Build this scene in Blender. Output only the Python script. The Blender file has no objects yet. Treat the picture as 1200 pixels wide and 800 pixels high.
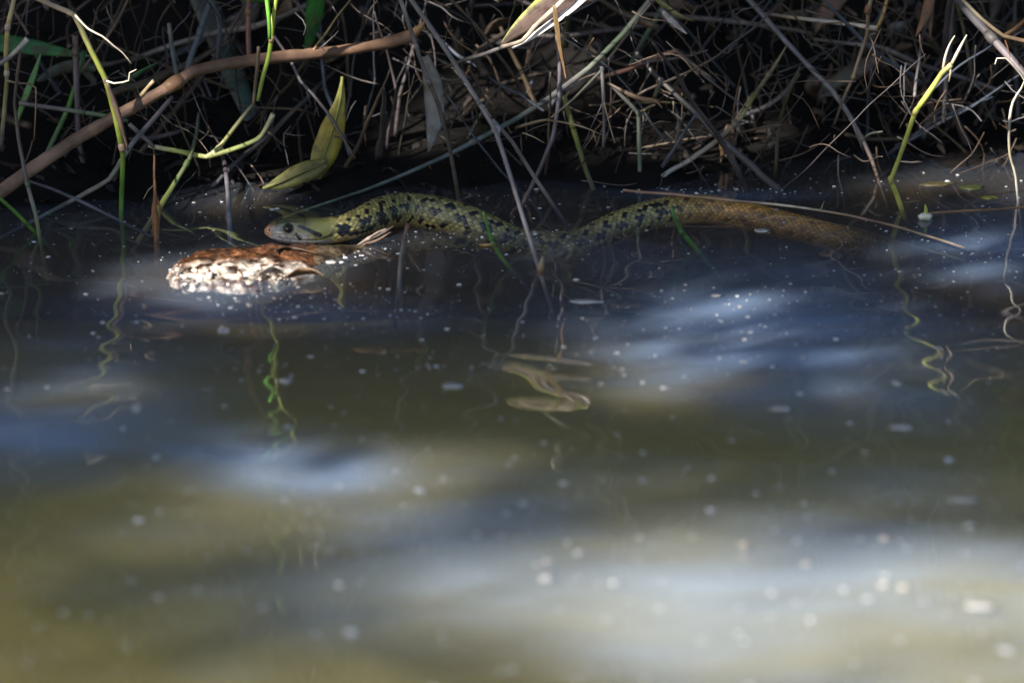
import bpy, math, random
import numpy as np
from mathutils import Vector, noise, Matrix
random.seed(7); rng = np.random.default_rng(7)
SC = bpy.context.scene
COL = SC.collection
R = math.radians
# ------------------------------------------------------------------ camera, sky, sun
CAM = Vector((0.0, -4.8, 1.3)); PITCH = R(15.9); LENS = 300.0
cd = bpy.data.cameras.new("camera"); cam = bpy.data.objects.new("camera", cd); COL.objects.link(cam)
cam.location = CAM; cam.rotation_euler = (R(90) - PITCH, 0, 0)
cd.lens = LENS; cd.sensor_width = 36.0; cd.clip_start = 0.1; cd.clip_end = 500
cd.dof.use_dof = True; cd.dof.focus_distance = 4.99; cd.dof.aperture_fstop = 6.3
SC.camera = cam
SUN = Vector((-0.55, -0.58, 0.60)).normalized()
w = bpy.data.worlds.new("World"); SC.world = w; w.use_nodes = True
nt = w.node_tree
sky = nt.nodes.new('ShaderNodeTexSky'); sky.sky_type = 'NISHITA'; sky.sun_disc = False
sky.sun_elevation = math.asin(SUN.z); sky.sun_rotation = math.atan2(SUN.x, SUN.y)
nt.links.new(sky.outputs[0], nt.nodes['Background'].inputs[0]); nt.nodes['Background'].inputs[1].default_value = 0.05
sl = bpy.data.lights.new("sun", 'SUN'); sl.energy = 5.0; sl.angle = R(0.53); sl.color = (1.0, 0.94, 0.85)
so = bpy.data.objects.new("sun", sl); COL.objects.link(so); so.rotation_euler = SUN.to_track_quat('Z', 'Y').to_euler()
so.location = (-3, -3, 6)
SC.view_settings.view_transform = 'Standard'; SC.view_settings.look = 'None'
SC.view_settings.exposure = 1.45; SC.view_settings.gamma = 1.0
SC.render.engine = 'CYCLES'
cy = SC.cycles
cy.use_denoising = True
cy.max_bounces = 14; cy.diffuse_bounces = 3; cy.glossy_bounces = 3; cy.transmission_bounces = 4
cy.volume_bounces = 10; cy.transparent_max_bounces = 12
cy.caustics_reflective = False; cy.caustics_refractive = False; cy.sample_clamp_indirect = 4.0
# ------------------------------------------------------------------ pixel -> place helpers
FW = Vector((0, math.cos(PITCH), -math.sin(PITCH))); UP = Vector((0, math.sin(PITCH), math.cos(PITCH))); RT = Vector((1, 0, 0))
K = 36.0 / LENS / 1200.0
def ray(px, py): return FW + RT * ((px - 600) * K) + UP * ((400 - py) * K)
def onz(px, py, z=0.0):
    d = ray(px, py); return CAM + d * ((z - CAM.z) / d.z)
def ony(px, py, y):
    d = ray(px, py); return CAM + d * ((y - CAM.y) / d.y)
MM = 0.001; PX = 0.0005
# ------------------------------------------------------------------ materials
def new_mat(name):
    m = bpy.data.materials.new(name); m.use_nodes = True
    n = m.node_tree; b = n.nodes['Principled BSDF']; return m, n, b
def attr_mat(name, rough=0.5, spec=0.5, streak=(3.0, 60.0), amt=0.45, bump=0.15, coat=0.0, uv=True, fine=900.0):
    m, n, b = new_mat(name); L = n.links.new
    a = n.nodes.new('ShaderNodeAttribute'); a.attribute_name = 'col'
    tc = n.nodes.new('ShaderNodeTexCoord'); mp = n.nodes.new('ShaderNodeMapping')
    nz = n.nodes.new('ShaderNodeTexNoise'); nz.inputs['Detail'].default_value = 6
    if uv:
        L(tc.outputs['UV'], mp.inputs['Vector']); mp.inputs['Scale'].default_value = (streak[0], streak[1], 1); nz.inputs['Scale'].default_value = 1.0
    else:
        L(tc.outputs['Object'], mp.inputs['Vector']); nz.inputs['Scale'].default_value = streak[1]
    L(mp.outputs[0], nz.inputs['Vector'])
    n2 = n.nodes.new('ShaderNodeTexNoise'); n2.inputs['Scale'].default_value = fine / 6; n2.inputs['Detail'].default_value = 4
    L(tc.outputs['Object'], n2.inputs['Vector'])
    ad = n.nodes.new('ShaderNodeMath'); ad.operation = 'ADD'; L(nz.outputs['Fac'], ad.inputs[0]); L(n2.outputs['Fac'], ad.inputs[1])
    mr = n.nodes.new('ShaderNodeMapRange'); L(ad.outputs[0], mr.inputs[0])
    mr.inputs[1].default_value = 0.65; mr.inputs[2].default_value = 1.35; mr.inputs[3].default_value = 1 - amt; mr.inputs[4].default_value = 1 + amt
    mx = n.nodes.new('ShaderNodeVectorMath'); mx.operation = 'SCALE'; L(a.outputs['Color'], mx.inputs[0]); L(mr.outputs[0], mx.inputs['Scale'])
    L(mx.outputs[0], b.inputs['Base Color'])
    b.inputs['Roughness'].default_value = rough; b.inputs['Specular IOR Level'].default_value = spec
    b.inputs['Coat Weight'].default_value = coat; b.inputs['Coat Roughness'].default_value = 0.15
    if name == 'leaf':        # brown age spots
        n3 = n.nodes.new('ShaderNodeTexNoise'); n3.inputs['Scale'].default_value = 130; n3.inputs['Detail'].default_value = 5; L(tc.outputs['Object'], n3.inputs['Vector'])
        r3 = n.nodes.new('ShaderNodeMapRange'); L(n3.outputs['Fac'], r3.inputs[0]); r3.inputs[1].default_value = .54; r3.inputs[2].default_value = .66; r3.inputs[4].default_value = .75
        mc = n.nodes.new('ShaderNodeMix'); mc.data_type = 'RGBA'; L(r3.outputs[0], mc.inputs[0]); L(mx.outputs[0], mc.inputs[6]); mc.inputs[7].default_value = (.07, .045, .025, 1); L(mc.outputs[2], b.inputs['Base Color'])
    if bump:
        bp = n.nodes.new('ShaderNodeBump'); bp.inputs['Strength'].default_value = bump; bp.inputs['Distance'].default_value = 0.001
        L(ad.outputs[0], bp.inputs['Height']); L(bp.outputs[0], b.inputs['Normal'])
    return m
M_STEM = attr_mat('stem', 0.5, 0.4, (6, 900), 0.4, 0.3)
M_LEAF = attr_mat('leaf', 0.42, 0.45, (26, 160), 0.45, 0.3)
M_SNAKE = attr_mat('snake skin', 0.24, 0.6, (1, 500), 0.16, 0.1, 0.25, uv=False, fine=4000)
M_CLOD = attr_mat('wet rotten wood', 0.34, 0.5, (1, 260), 0.5, 0.4, 0.6, uv=False, fine=2400)
M_BARE = attr_mat('earth', 0.8, 0.2, (1, 40), 0.5, 0.6, 0.0, uv=False, fine=900)
M_FOLI = attr_mat('foliage', 0.5, 0.4, (8, 40), 0.3, 0.0)
M_FLEK = attr_mat('floating flecks', 0.22, 0.6, (1, 300), 0.25, 0.0, 0.5, uv=False)
M_EYE = attr_mat('eye', 0.05, 0.35, (1, 300), 0.1, 0.0, 0.0, uv=False)
# water: thin dust layer with painted sun patches + clear skin that mirrors, over a murky body
def water_mat():
    m = bpy.data.materials.new('pond water'); m.use_nodes = True; n = m.node_tree; L = n.links.new
    n.nodes.remove(n.nodes['Principled BSDF']); out = n.nodes['Material Output']
    tr = n.nodes.new('ShaderNodeBsdfTransparent'); gl = n.nodes.new('ShaderNodeBsdfGlossy'); gl.inputs['Roughness'].default_value = 0.02
    fr = n.nodes.new('ShaderNodeFresnel'); fr.inputs['IOR'].default_value = 1.45
    geo = n.nodes.new('ShaderNodeNewGeometry'); sb = n.nodes.new('ShaderNodeMath'); sb.operation = 'MULTIPLY_ADD'; sb.inputs[1].default_value = -1; sb.inputs[2].default_value = 1; L(geo.outputs['Backfacing'], sb.inputs[0])
    fm = n.nodes.new('ShaderNodeMath'); fm.operation = 'MULTIPLY'; L(fr.outputs[0], fm.inputs[0]); L(sb.outputs[0], fm.inputs[1])
    mx = n.nodes.new('ShaderNodeMixShader'); L(fm.outputs[0], mx.inputs[0]); L(tr.outputs[0], mx.inputs[1]); L(gl.outputs[0], mx.inputs[2])
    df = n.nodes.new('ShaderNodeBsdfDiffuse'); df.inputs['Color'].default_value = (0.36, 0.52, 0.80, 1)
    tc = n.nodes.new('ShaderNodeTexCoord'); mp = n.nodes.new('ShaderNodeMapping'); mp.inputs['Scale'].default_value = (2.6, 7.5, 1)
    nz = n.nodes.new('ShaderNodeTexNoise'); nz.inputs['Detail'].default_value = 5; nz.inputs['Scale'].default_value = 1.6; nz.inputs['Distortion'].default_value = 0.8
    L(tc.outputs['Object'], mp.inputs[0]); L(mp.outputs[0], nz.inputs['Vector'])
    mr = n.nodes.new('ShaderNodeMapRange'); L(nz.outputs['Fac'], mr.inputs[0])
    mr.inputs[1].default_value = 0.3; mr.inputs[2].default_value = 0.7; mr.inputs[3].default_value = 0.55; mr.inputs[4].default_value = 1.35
    m2 = n.nodes.new('ShaderNodeMixShader'); at = n.nodes.new('ShaderNodeAttribute'); at.attribute_name = 'film_and_sun'          # thin dust overall, plus sun patches painted in as pale blue
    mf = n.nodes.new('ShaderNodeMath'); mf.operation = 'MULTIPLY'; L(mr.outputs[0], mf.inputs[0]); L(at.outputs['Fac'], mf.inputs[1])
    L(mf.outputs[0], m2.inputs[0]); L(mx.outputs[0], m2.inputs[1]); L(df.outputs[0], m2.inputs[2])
    L(m2.outputs[0], out.inputs['Surface'])
    vs = n.nodes.new('ShaderNodeVolumePrincipled'); vs.inputs['Color'].default_value = (0.16, 0.12, 0.06, 1); vs.inputs['Density'].default_value = 15.0
    vs.inputs['Anisotropy'].default_value = 0.0
    L(vs.outputs[0], out.inputs['Volume'])
    return m
M_WATER = water_mat()
# ------------------------------------------------------------------ mesh helpers
def mesh_obj(name, V, F, mat, parent=None, col=None, uv=None, smooth=True):
    V = np.asarray(V, dtype=np.float32).reshape(-1, 3)
    me = bpy.data.meshes.new(name)
    if isinstance(F, np.ndarray):
        n, k = F.shape
        me.vertices.add(len(V)); me.vertices.foreach_set('co', V.ravel())
        me.loops.add(n * k); me.loops.foreach_set('vertex_index', F.astype(np.int32).ravel())
        me.polygons.add(n); me.polygons.foreach_set('loop_start', np.arange(0, n * k, k, dtype=np.int32))
        me.update(calc_edges=True)
    else:
        me.from_pydata(V.tolist(), [], F)
    if smooth: me.polygons.foreach_set('use_smooth', np.ones(len(me.polygons), dtype=bool))
    if col is not None:
        col = np.asarray(col, dtype=np.float32)
        if col.ndim == 1: col = np.tile(col, (len(V), 1))
        a = me.color_attributes.new('col', 'FLOAT_COLOR', 'POINT')
        a.data.foreach_set('color', np.hstack([col[:, :3], np.ones((len(V), 1), np.float32)]).astype(np.float32).ravel())
    if uv is not None:
        ul = me.uv_layers.new(name='UVMap'); li = np.zeros(len(me.loops), dtype=np.int32); me.loops.foreach_get('vertex_index', li)
        ul.data.foreach_set('uv', np.asarray(uv, dtype=np.float32)[li].ravel())
    me.materials.append(mat); me.update()
    o = bpy.data.objects.new(name, me); COL.objects.link(o)
    if parent is not None: o.parent = parent
    return o
def tag(o, label=None, cat=None, group=None, kind=None):
    if label: o['label'] = label
    if cat: o['category'] = cat
    if group: o['group'] = group
    if kind: o['kind'] = kind
    return o
def empty(name, loc):
    o = bpy.data.objects.new(name, None); COL.objects.link(o); o.location = loc; o.empty_display_size = 0.01; return o
def spline(P, step, ten=0.5):
    P = [Vector(p) for p in P]
    if len(P) == 2: P = [P[0], (P[0] + P[1]) / 2, P[1]]
    out = []; par = []
    for i in range(len(P) - 1):
        p0 = P[i - 1] if i else P[0] * 2 - P[1]; p1 = P[i]; p2 = P[i + 1]; p3 = P[i + 2] if i + 2 < len(P) else P[-1] * 2 - P[-2]
        n = max(1, int((p2 - p1).length / step))
        for k in range(n):
            t = k / n
            q = 0.5 * ((2 * p1) + (p2 - p0) * t + (2 * p0 - 5 * p1 + 4 * p2 - p3) * t * t + (3 * p1 - p0 - 3 * p2 + p3) * t ** 3)
            q = p1.lerp(p2, t).lerp(q, ten * 2); out.append(q); par.append(i + t)
    out.append(P[-1].copy()); par.append(len(P) - 1.0)
    return out, par
def lerp_list(L, t):
    L = list(L)
    if len(L) == 1: return np.array(L[0], dtype=float)
    x = max(0.0, min(0.99999, t)) * (len(L) - 1); i = int(x); f = x - i
    return np.array(L[i], dtype=float) * (1 - f) + np.array(L[i + 1], dtype=float) * f
def tube_data(P, rads, cols, step=0.004, sides=8, jit=0.06, ten=0.5, wob=0.0):
    pts, par = spline(P, step, ten); n = len(pts); m = len(P) if len(P) > 2 else 3
    acc = [0.0]
    for i in range(1, n): acc.append(acc[-1] + (pts[i] - pts[i - 1]).length)
    tot = max(acc[-1], 1e-6)
    if wob:
        sd = random.random() * 100
        for i in range(n):
            v = noise.noise_vector(Vector((sd, acc[i] * 40, 0))); pts[i] = pts[i] + v * wob
    V = []; C = []; U = []; F = []
    nrm = None; sdc = random.random() * 200
    for i in range(n):
        t = (pts[min(i + 1, n - 1)] - pts[max(i - 1, 0)]).normalized()
        if nrm is None:
            a = Vector((0, 0, 1)) if abs(t.z) < 0.9 else Vector((1, 0, 0)); nrm = a.cross(t).normalized()
        nrm = (nrm - t * nrm.dot(t)).normalized(); b = t.cross(nrm)
        s = acc[i] / tot
        r = float(lerp_list(rads, s)); c = lerp_list(cols, s) * (1 + random.uniform(-.12, .12)) * (1 + .7 * noise.noise(Vector((sdc, acc[i] * 55, 0))))
        for k in range(sides):
            a = 2 * math.pi * k / sides; rr = r * (1 + random.uniform(-jit, jit))
            V.append(pts[i] + (nrm * math.cos(a) + b * math.sin(a)) * rr); C.append(c); U.append((k / sides, acc[i] / max(1, 1)))
    for i in range(n - 1):
        for k in range(sides):
            k2 = (k + 1) % sides; F.append((i * sides + k, i * sides + k2, (i + 1) * sides + k2, (i + 1) * sides + k))
    for e, i in ((0, 0), (1, n - 1)):
        V.append(pts[i]); C.append(lerp_list(cols, s if e else 0) * 1.1); U.append((0.5, acc[i])); ci = len(V) - 1
        for k in range(sides):
            k2 = (k + 1) % sides
            F.append((ci, i * sides + k, i * sides + k2) if e else (ci, k2, k))
    # y of uv is in metres * scale done in shader
    return V, F, C, [(u[0], u[1] * 0.02) for u in U], pts, acc
def tube(name, P, rads, cols, parent=None, mat=None, **kw):
    V, F, C, U, pts, acc = tube_data(P, rads, cols, **kw)
    o = mesh_obj(name, V, F, mat or M_STEM, parent, np.array(C), np.array(U)); return o, pts
def resolve(pts, ys):
    """pixel polyline + depth (m, or 'w' = where it meets the water) -> points in the scene"""
    n = len(pts); d = [0.0]
    for i in range(1, n): d.append(d[-1] + math.dist(pts[i], pts[i - 1]))
    if len(ys) == 2:
        a, b = ys
        if a == 'w': a = onz(*pts[0]).y
        if b == 'w': b = onz(*pts[-1]).y
        if isinstance(a, str): a = b + float(a)
        if isinstance(b, str): b = a + float(b)
        yy = [a + (b - a) * x / max(d[-1], 1e-6) for x in d]
    else:
        yy = [onz(*pts[i]).y if ys[i] == 'w' else ys[i] for i in range(n)]
    return [ony(p[0], p[1], y) for p, y in zip(pts, yy)]
# palette (albedo)
GREY = (.17, .155, .15); TAN = (.34, .26, .16); BROWN = (.22, .12, .065); DKB = (.075, .05, .034); OLIVE = (.15, .155, .05)
GREEN = (.075, .2, .03); YEL = (.38, .40, .09); PALE = (.6, .54, .42); PURP = (.13, .105, .11); BLUG = (.085, .115, .10)
RED = (.2, .085, .06); WHITE = (.72, .66, .56); BLACK = (.02, .016, .013)
def stem(name, label, cat, pts, ys, rpx, cols, nodes=(), group=None, root=None, step=0.004, kids=(), ring=None, wob=0.0, jit=0.05):
    P = resolve(pts, ys)
    if pts[0][1] < 0: d_ = (P[0] - P[1]).normalized(); P = [P[0] + d_ * .2 + Vector((rng.normal(0, .02), rng.normal(0, .02), -.01)), P[0] + d_ * .09] + P; rpx = [rpx[0] * .7, rpx[0]] + list(rpx); cols = [cols[0], cols[0]] + list(cols); ext = True
    elif pts[-1][1] < 0: d_ = (P[-1] - P[-2]).normalized(); P = P + [P[-1] + d_ * .09, P[-1] + d_ * .2 + Vector((rng.normal(0, .02), rng.normal(0, .02), -.01))]; rpx = list(rpx) + [rpx[-1], rpx[-1] * .7]; cols = list(cols) + [cols[-1]] * 2
    if ys[0] == 'w': P = [P[0] + (P[0] - P[1]).normalized() * 0.03] + P
    if ys[-1] == 'w': P = P + [P[-1] + (P[-1] - P[-2]).normalized() * 0.03]
    o, sp = tube(name, P, [r * PX * .93 for r in rpx], cols, step=step, wob=wob, jit=jit, ten=.5 if 'root' in name else .16)
    tag(o, label, cat, group)
    P0 = resolve(pts, ys); D0 = [0.0]
    for i in range(1, len(P0)): D0.append(D0[-1] + (P0[i] - P0[i - 1]).length)
    for nd in nodes:                          # swollen joint rings at given places (fraction along)
        q_ = nd * D0[-1]; j_ = max(k for k in range(len(D0)) if D0[k] <= q_ + 1e-9); j_ = min(j_, len(D0) - 2)
        tgt = P0[j_].lerp(P0[j_ + 1], (q_ - D0[j_]) / max(1e-6, D0[j_ + 1] - D0[j_])); i = min(range(len(sp)), key=lambda k: (sp[k] - tgt).length); i = min(max(i, 1), len(sp) - 2)
        r = float(lerp_list(rpx, nd)) * PX; t = (sp[i + 1] - sp[i - 1]).normalized()
        c = lerp_list(cols, nd) * 0.8 if ring is None else ring
        tube('node', [sp[i] - t * r * 1.5, sp[i] - t * r * .5, sp[i] + t * r * .4, sp[i] + t * r * 1.5], [r * .95, r * 1.14, r * 1.18, r * .95], [c], o, step=r * .6)
    for kn, kp, ky, kr, kc in kids:           # side shoots, rootlets, sheaths
        tube(kn, resolve(kp, ky), [r * PX for r in kr], kc, o, step=0.003, wob=0.0006 if kn == 'rootlet' else 0)
    return o
def ribbon_data(P, hw, cols, twist=0.0, fold=0.25, curl=0.0, step=0.004, edge=None, wav=0.0, twist1=None):
    pts, par = spline(P, step); n = len(pts); V = []; C = []; U = []; F = []
    acc = [0.0]
    for i in range(1, n): acc.append(acc[-1] + (pts[i] - pts[i - 1]).length)
    tot = max(acc[-1], 1e-6); th = 0.00022; J = (-1, -.55, 0, .55, 1); sd = random.random() * 50
    for i in range(n):
        t = (pts[min(i + 1, n - 1)] - pts[max(i - 1, 0)]).normalized(); s = acc[i] / tot
        W = t.cross(FW)
        W = W.normalized() if W.length > 1e-4 else Vector((1, 0, 0))
        tw = twist if twist1 is None else twist + (twist1 - twist) * s
        W = Matrix.Rotation(R(tw), 3, t) @ W; N = W.cross(t).normalized()
        h = float(lerp_list(hw, s))
        for side in (1, -1):
            for j in J:
                wv = wav * h * noise.noise(Vector((sd + j * 1.3, acc[i] * 70, 0)))
                q = pts[i] + W * (j * h) + N * (abs(j) * h * fold + j * j * h * curl + wv + side * th)
                c = lerp_list(cols, s)
                if edge is not None and j == 1: c = np.array(edge)
                c = c * (1 + random.uniform(-.1, .1)) * (0.85 if j == 0 else 1)
                V.append(q); C.append(c); U.append((j * .5 + .5, acc[i] * 0.3))
    for i in range(n - 1):
        a = i * 10; b = a + 10
        for j in range(4):
            F.append((a + j, a + j + 1, b + j + 1, b + j)); F.append((a + 5 + j, b + 5 + j, b + 6 + j, a + 6 + j))
        F.append((a, b, b + 5, a + 5)); F.append((a + 4, a + 9, b + 9, b + 4))
    for a in (0, (n - 1) * 10):
        for j in range(4): F.append((a + j, a + 5 + j, a + 6 + j, a + 1 + j))
    return V, F, C, U
def leaf(name, label, cat, pts, ys, hwpx, cols, group=None, parent=None, rib=None, P=None, **kw):
    P = P or resolve(pts, ys)
    V, F, C, U = ribbon_data(P, [h * PX for h in hwpx], cols, **kw)
    o = mesh_obj(name, V, F, M_LEAF, parent, np.array(C), np.array(U))
    if label: tag(o, label, cat, group)
    if rib is not None:
        off = -FW * 0.0009
        tube('midrib', [p + off for p in P], [0.0009, 0.0007, 0.0004], [rib], o, step=0.006)
    return o
# ------------------------------------------------------------------ ground: one sheet, pond basin, far bank, near bank, out to the horizon
def shore(x): return float(np.interp(x, [-.6, -.3, -.17, -.02, .08, .16, .6], [.075, .07, .09, .11, .12, .165, .18])) + .012 * math.sin(x * 31 + 1) + .008 * math.sin(x * 67)
def smooth(a, b, v):
    t = max(0, min(1, (v - a) / (b - a))); return t * t * (3 - 2 * t)
def ground_z(x, y):
    s = shore(x) if abs(x) < 3 else 0.2
    z = -0.32 + 0.265 * smooth(-0.62, -0.10, y) + 0.055 * smooth(s - 0.13, s, y)
    if y > s: z = 0.004 + 0.42 * smooth(s + 0.05, s + 0.5, y) * 0.9 + min(1.2, max(0, y - s) * 0.06)
    z += 0.36 * smooth(-2.9, -3.5, y)
    nb = noise.fractal(Vector((x * 9, y * 9, 0)), 1.0, 2.0, 4) * 0.012
    far = smooth(3, 30, max(abs(x), abs(y))); nb += noise.noise(Vector((x * .1, y * .1, 3))) * 0.5 * far
    return z + nb - 0.0
def axis(a, b, fine, lo, hi):
    c = np.arange(a, b + 1e-9, fine); g = [b]; st = fine
    while g[-1] < hi: st *= 1.35; g.append(min(hi, g[-1] + st))
    h = [a]; st = fine
    while h[-1] > lo: st *= 1.35; h.append(max(lo, h[-1] - st))
    return np.array(h[::-1][:-1] + c.tolist() + g[1:])
def grid_faces(nx, ny):
    i = np.arange(nx - 1)[None, :] + np.arange(ny - 1)[:, None] * nx
    return np.stack([i, i + 1, i + 1 + nx, i + nx], axis=-1).reshape(-1, 4)
gx = axis(-.5, .5, .02, -80, 80); gy = axis(-.3, .75, .018, -80, 80)
V = [(x, y, ground_z(x, y)) for y in gy for x in gx]
C = []
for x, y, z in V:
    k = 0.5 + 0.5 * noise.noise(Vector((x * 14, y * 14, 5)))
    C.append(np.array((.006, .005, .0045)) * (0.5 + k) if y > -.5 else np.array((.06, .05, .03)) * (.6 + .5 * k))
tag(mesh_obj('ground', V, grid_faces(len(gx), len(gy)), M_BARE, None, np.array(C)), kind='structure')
# ------------------------------------------------------------------ water: rippled sheet closed into a body
wx = axis(-.42, .42, .0045, -6, 6); wy = axis(-1.35, .38, .0045, -3.3, .70)
X, Y = np.meshgrid(wx, wy)
H = np.zeros_like(X)
rw = np.random.default_rng(11)
for i in range(26):
    lam = math.exp(rw.uniform(math.log(.035), math.log(.16))); ang = rw.normal(0, .75); kx = math.sin(ang) * 2 * math.pi / lam; ky = math.cos(ang) * 2 * math.pi / lam
    slope = 0.0078 * (lam / .08) ** 0.15; ph = rw.uniform(0, 6.28)
    env = 0.65 + 0.35 * np.sin(X * rw.uniform(2, 9) + Y * rw.uniform(2, 9) + rw.uniform(0, 6))
    H += env * slope / (2 * math.pi / lam) * np.sin(kx * X + ky * Y + ph)
for x_, y_, sg, lam, sl, an in ((.04, -.30, .10, .062, .020, .35), (.05, -.36, .12, .045, .012, -.5), (.25, -.22, .09, .055, .010, .3), (-.2, -.25, .1, .06, .009, -.3)):
    kx = math.sin(an) * 2 * math.pi / lam; ky = math.cos(an) * 2 * math.pi / lam          # livelier ripples where the surface is stirred
    H += sl * lam / (2 * math.pi) * np.sin(kx * X + ky * Y + 3 * np.sin(X * 14)) * np.exp(-((X - x_) / sg) ** 2 - ((Y - y_) / (sg * 1.1)) ** 2)
near = np.clip((Y - 0.02) / .14, 0, 1); H *= (1 - 0.6 * near)
fade = np.clip((3.0 - np.maximum(np.abs(X), np.abs(Y + .4))) / 2, 0, 1); H *= fade
nx, ny = len(wx), len(wy)
top = np.stack([X, Y, H], -1).reshape(-1, 3)
F = grid_faces(nx, ny).tolist()
b0 = len(top); edge = [j for j in range(nx)] + [nx - 1 + nx * i for i in range(1, ny)] + [nx * (ny - 1) + j for j in range(nx - 2, -1, -1)] + [nx * i for i in range(ny - 2, 0, -1)]
bot = [(top[e][0], top[e][1], -.34) for e in edge]; ne = len(edge)
for i in range(ne):
    j = (i + 1) % ne; F.append((edge[j], edge[i], b0 + i, b0 + j))
F.append(tuple(b0 + i for i in range(ne - 1, -1, -1)))
film_and_sun = np.full(X.shape, .045) - .018 * np.clip((Y + .05) / .08, 0, 1)
for cx_, cy_, rx_, ry_, rot_, amt in ((905, 402, 250, 88, 0, .40), (1175, 300, 140, 50, 0, .36), (20, 500, 220, 62, .05, .42), (330, 545, 280, 42, .16, .32), (900, 690, 540, 115, .03, .31), (540, 660, 320, 95, 0, .30), (1050, 770, 420, 90, 0, .22), (310, 365, 200, 30, .03, .30), (860, 228, 120, 8, 0, .14), (120, 420, 160, 40, 0, .12)):  # pale blue sun patches painted into the dust layer
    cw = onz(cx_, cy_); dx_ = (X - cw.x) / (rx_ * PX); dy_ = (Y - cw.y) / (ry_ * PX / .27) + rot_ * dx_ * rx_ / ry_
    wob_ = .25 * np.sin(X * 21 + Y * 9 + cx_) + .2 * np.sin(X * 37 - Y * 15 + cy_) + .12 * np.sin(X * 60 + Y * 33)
    film_and_sun = np.maximum(film_and_sun, amt * np.exp(-np.clip(np.sqrt(dx_ ** 2 + dy_ ** 2) * 1.25 - wob_ * .5, 0, 9) ** 2) + .03)
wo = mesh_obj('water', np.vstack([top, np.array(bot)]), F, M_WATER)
fa = wo.data.attributes.new('film_and_sun', 'FLOAT', 'POINT'); fa.data.foreach_set('value', np.concatenate([film_and_sun.ravel(), np.full(ne, .045)]).astype(np.float32))
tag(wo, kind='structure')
ms = bpy.data.materials.new('silt'); ms.use_nodes = True; n_ = ms.node_tree; n_.nodes.remove(n_.nodes['Principled BSDF'])
vp = n_.nodes.new('ShaderNodeVolumePrincipled'); vp.inputs['Color'].default_value = (0.88, 0.775, 0.26, 1); vp.inputs['Density'].default_value = 34.0; vp.inputs['Anisotropy'].default_value = 0.0
n_.links.new(vp.outputs[0], n_.nodes['Material Output'].inputs['Volume'])
pr = [(-3.28, -.0002), (-.80, -.0002), (-.62, -.0004), (-.50, -.0012), (-.40, -.003), (-.30, -.0065), (-.20, -.0135), (-.10, -.028), (.0, -.052), (.20, -.105), (.20, -.33), (-3.28, -.33)]; np_ = len(pr)
so_ = mesh_obj('silt', [(x, y, z) for x in (-5.9, 5.9) for y, z in pr], [tuple(range(np_ - 1, -1, -1))[::1], tuple(range(np_, 2 * np_))] + [(i, (i + 1) % np_, np_ + (i + 1) % np_, np_ + i) for i in range(np_)], ms, smooth=False)
import bmesh
bm_ = bmesh.new(); bm_.from_mesh(so_.data); bmesh.ops.recalc_face_normals(bm_, faces=bm_.faces[:]); bm_.to_mesh(so_.data); bm_.free()
tag(so_, kind='stuff')
# ------------------------------------------------------------------ overhanging tree on the near bank: its crown breaks the sun into spots
HOLES = []      # (point, radius, strength): where the photograph shows a sunlit spot
def spot(p, r, st=1.0): HOLES.append((Vector(p), r, st))
def water_spot(cx, cy, rx, ry, st=1.0, r=0.02, n=7, rot=0.0):
    for i in range(n):
        for a in range(max(1, int(6 * i))):
            f = i / (n - 1); an = 2 * math.pi * a / max(1, 6 * i)
            dx = math.cos(an) * f * rx; dy = math.sin(an) * f * ry
            spot(onz(cx + dx, cy + dy + dx * rot), r, st)
water_spot(910, 390, 150, 32, .9, .045); water_spot(1170, 310, 60, 18, .85, .04); water_spot(40, 495, 110, 22, .88, .045); water_spot(320, 530, 170, 8, .7, .03, rot=.15)
water_spot(960, 705, 330, 34, .84, .02); water_spot(600, 685, 90, 14, .65, .02); water_spot(1050, 750, 230, 36, .84); water_spot(310, 360, 110, 8, .8, .03); water_spot(850, 227, 60, 3, .6, .008)
def line_spot(pts, ys, r, n=6, st=1.0):
    P = resolve(pts, ys)
    for a, b in zip(P[:-1], P[1:]):
        for k in range(n): spot(a.lerp(b, k / n), r, st)
line_spot([(1133, 42), (1073, 130), (1044, 212)], ('-0.03', 'w'), .016)
line_spot([(765, 215), (830, 172)], ('w', .14), .006, st=.6)
line_spot([(40, 0), (86, 18), (125, 95), (143, 180)], (-.02, .02), .012)
line_spot([(640, 30), (680, 5)], (.07, .07), .012)
line_spot([(1195, 85), (1185, 140), (1193, 230)], ('-0.02', 'w'), .013)
line_spot([(200, 315), (260, 322), (330, 325)], (-.085, -.085), .028)
line_spot([(610, 240), (633, 310)], (-.06, 'w'), .012)
line_spot([(445, 262), (440, 280)], (-.03, -.03), .006)
line_spot([(500, 25), (476, -8), (440, -62), (380, -150)], (-.03, -.01), .013, st=.8)
line_spot([(318, 0), (325, -60), (330, -160)], (.07, .07), .022, st=.95)
line_spot([(430, 258), (480, 244), (540, 254), (580, 268)], (-.03, -.03), .005, st=.35)
line_spot([(740, 250), (800, 240), (860, 246)], (.02, .03), .006, st=.4)
line_spot([(768, -8), (800, -60), (850, -150)], (.15, .17), .012, st=.7)
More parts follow.
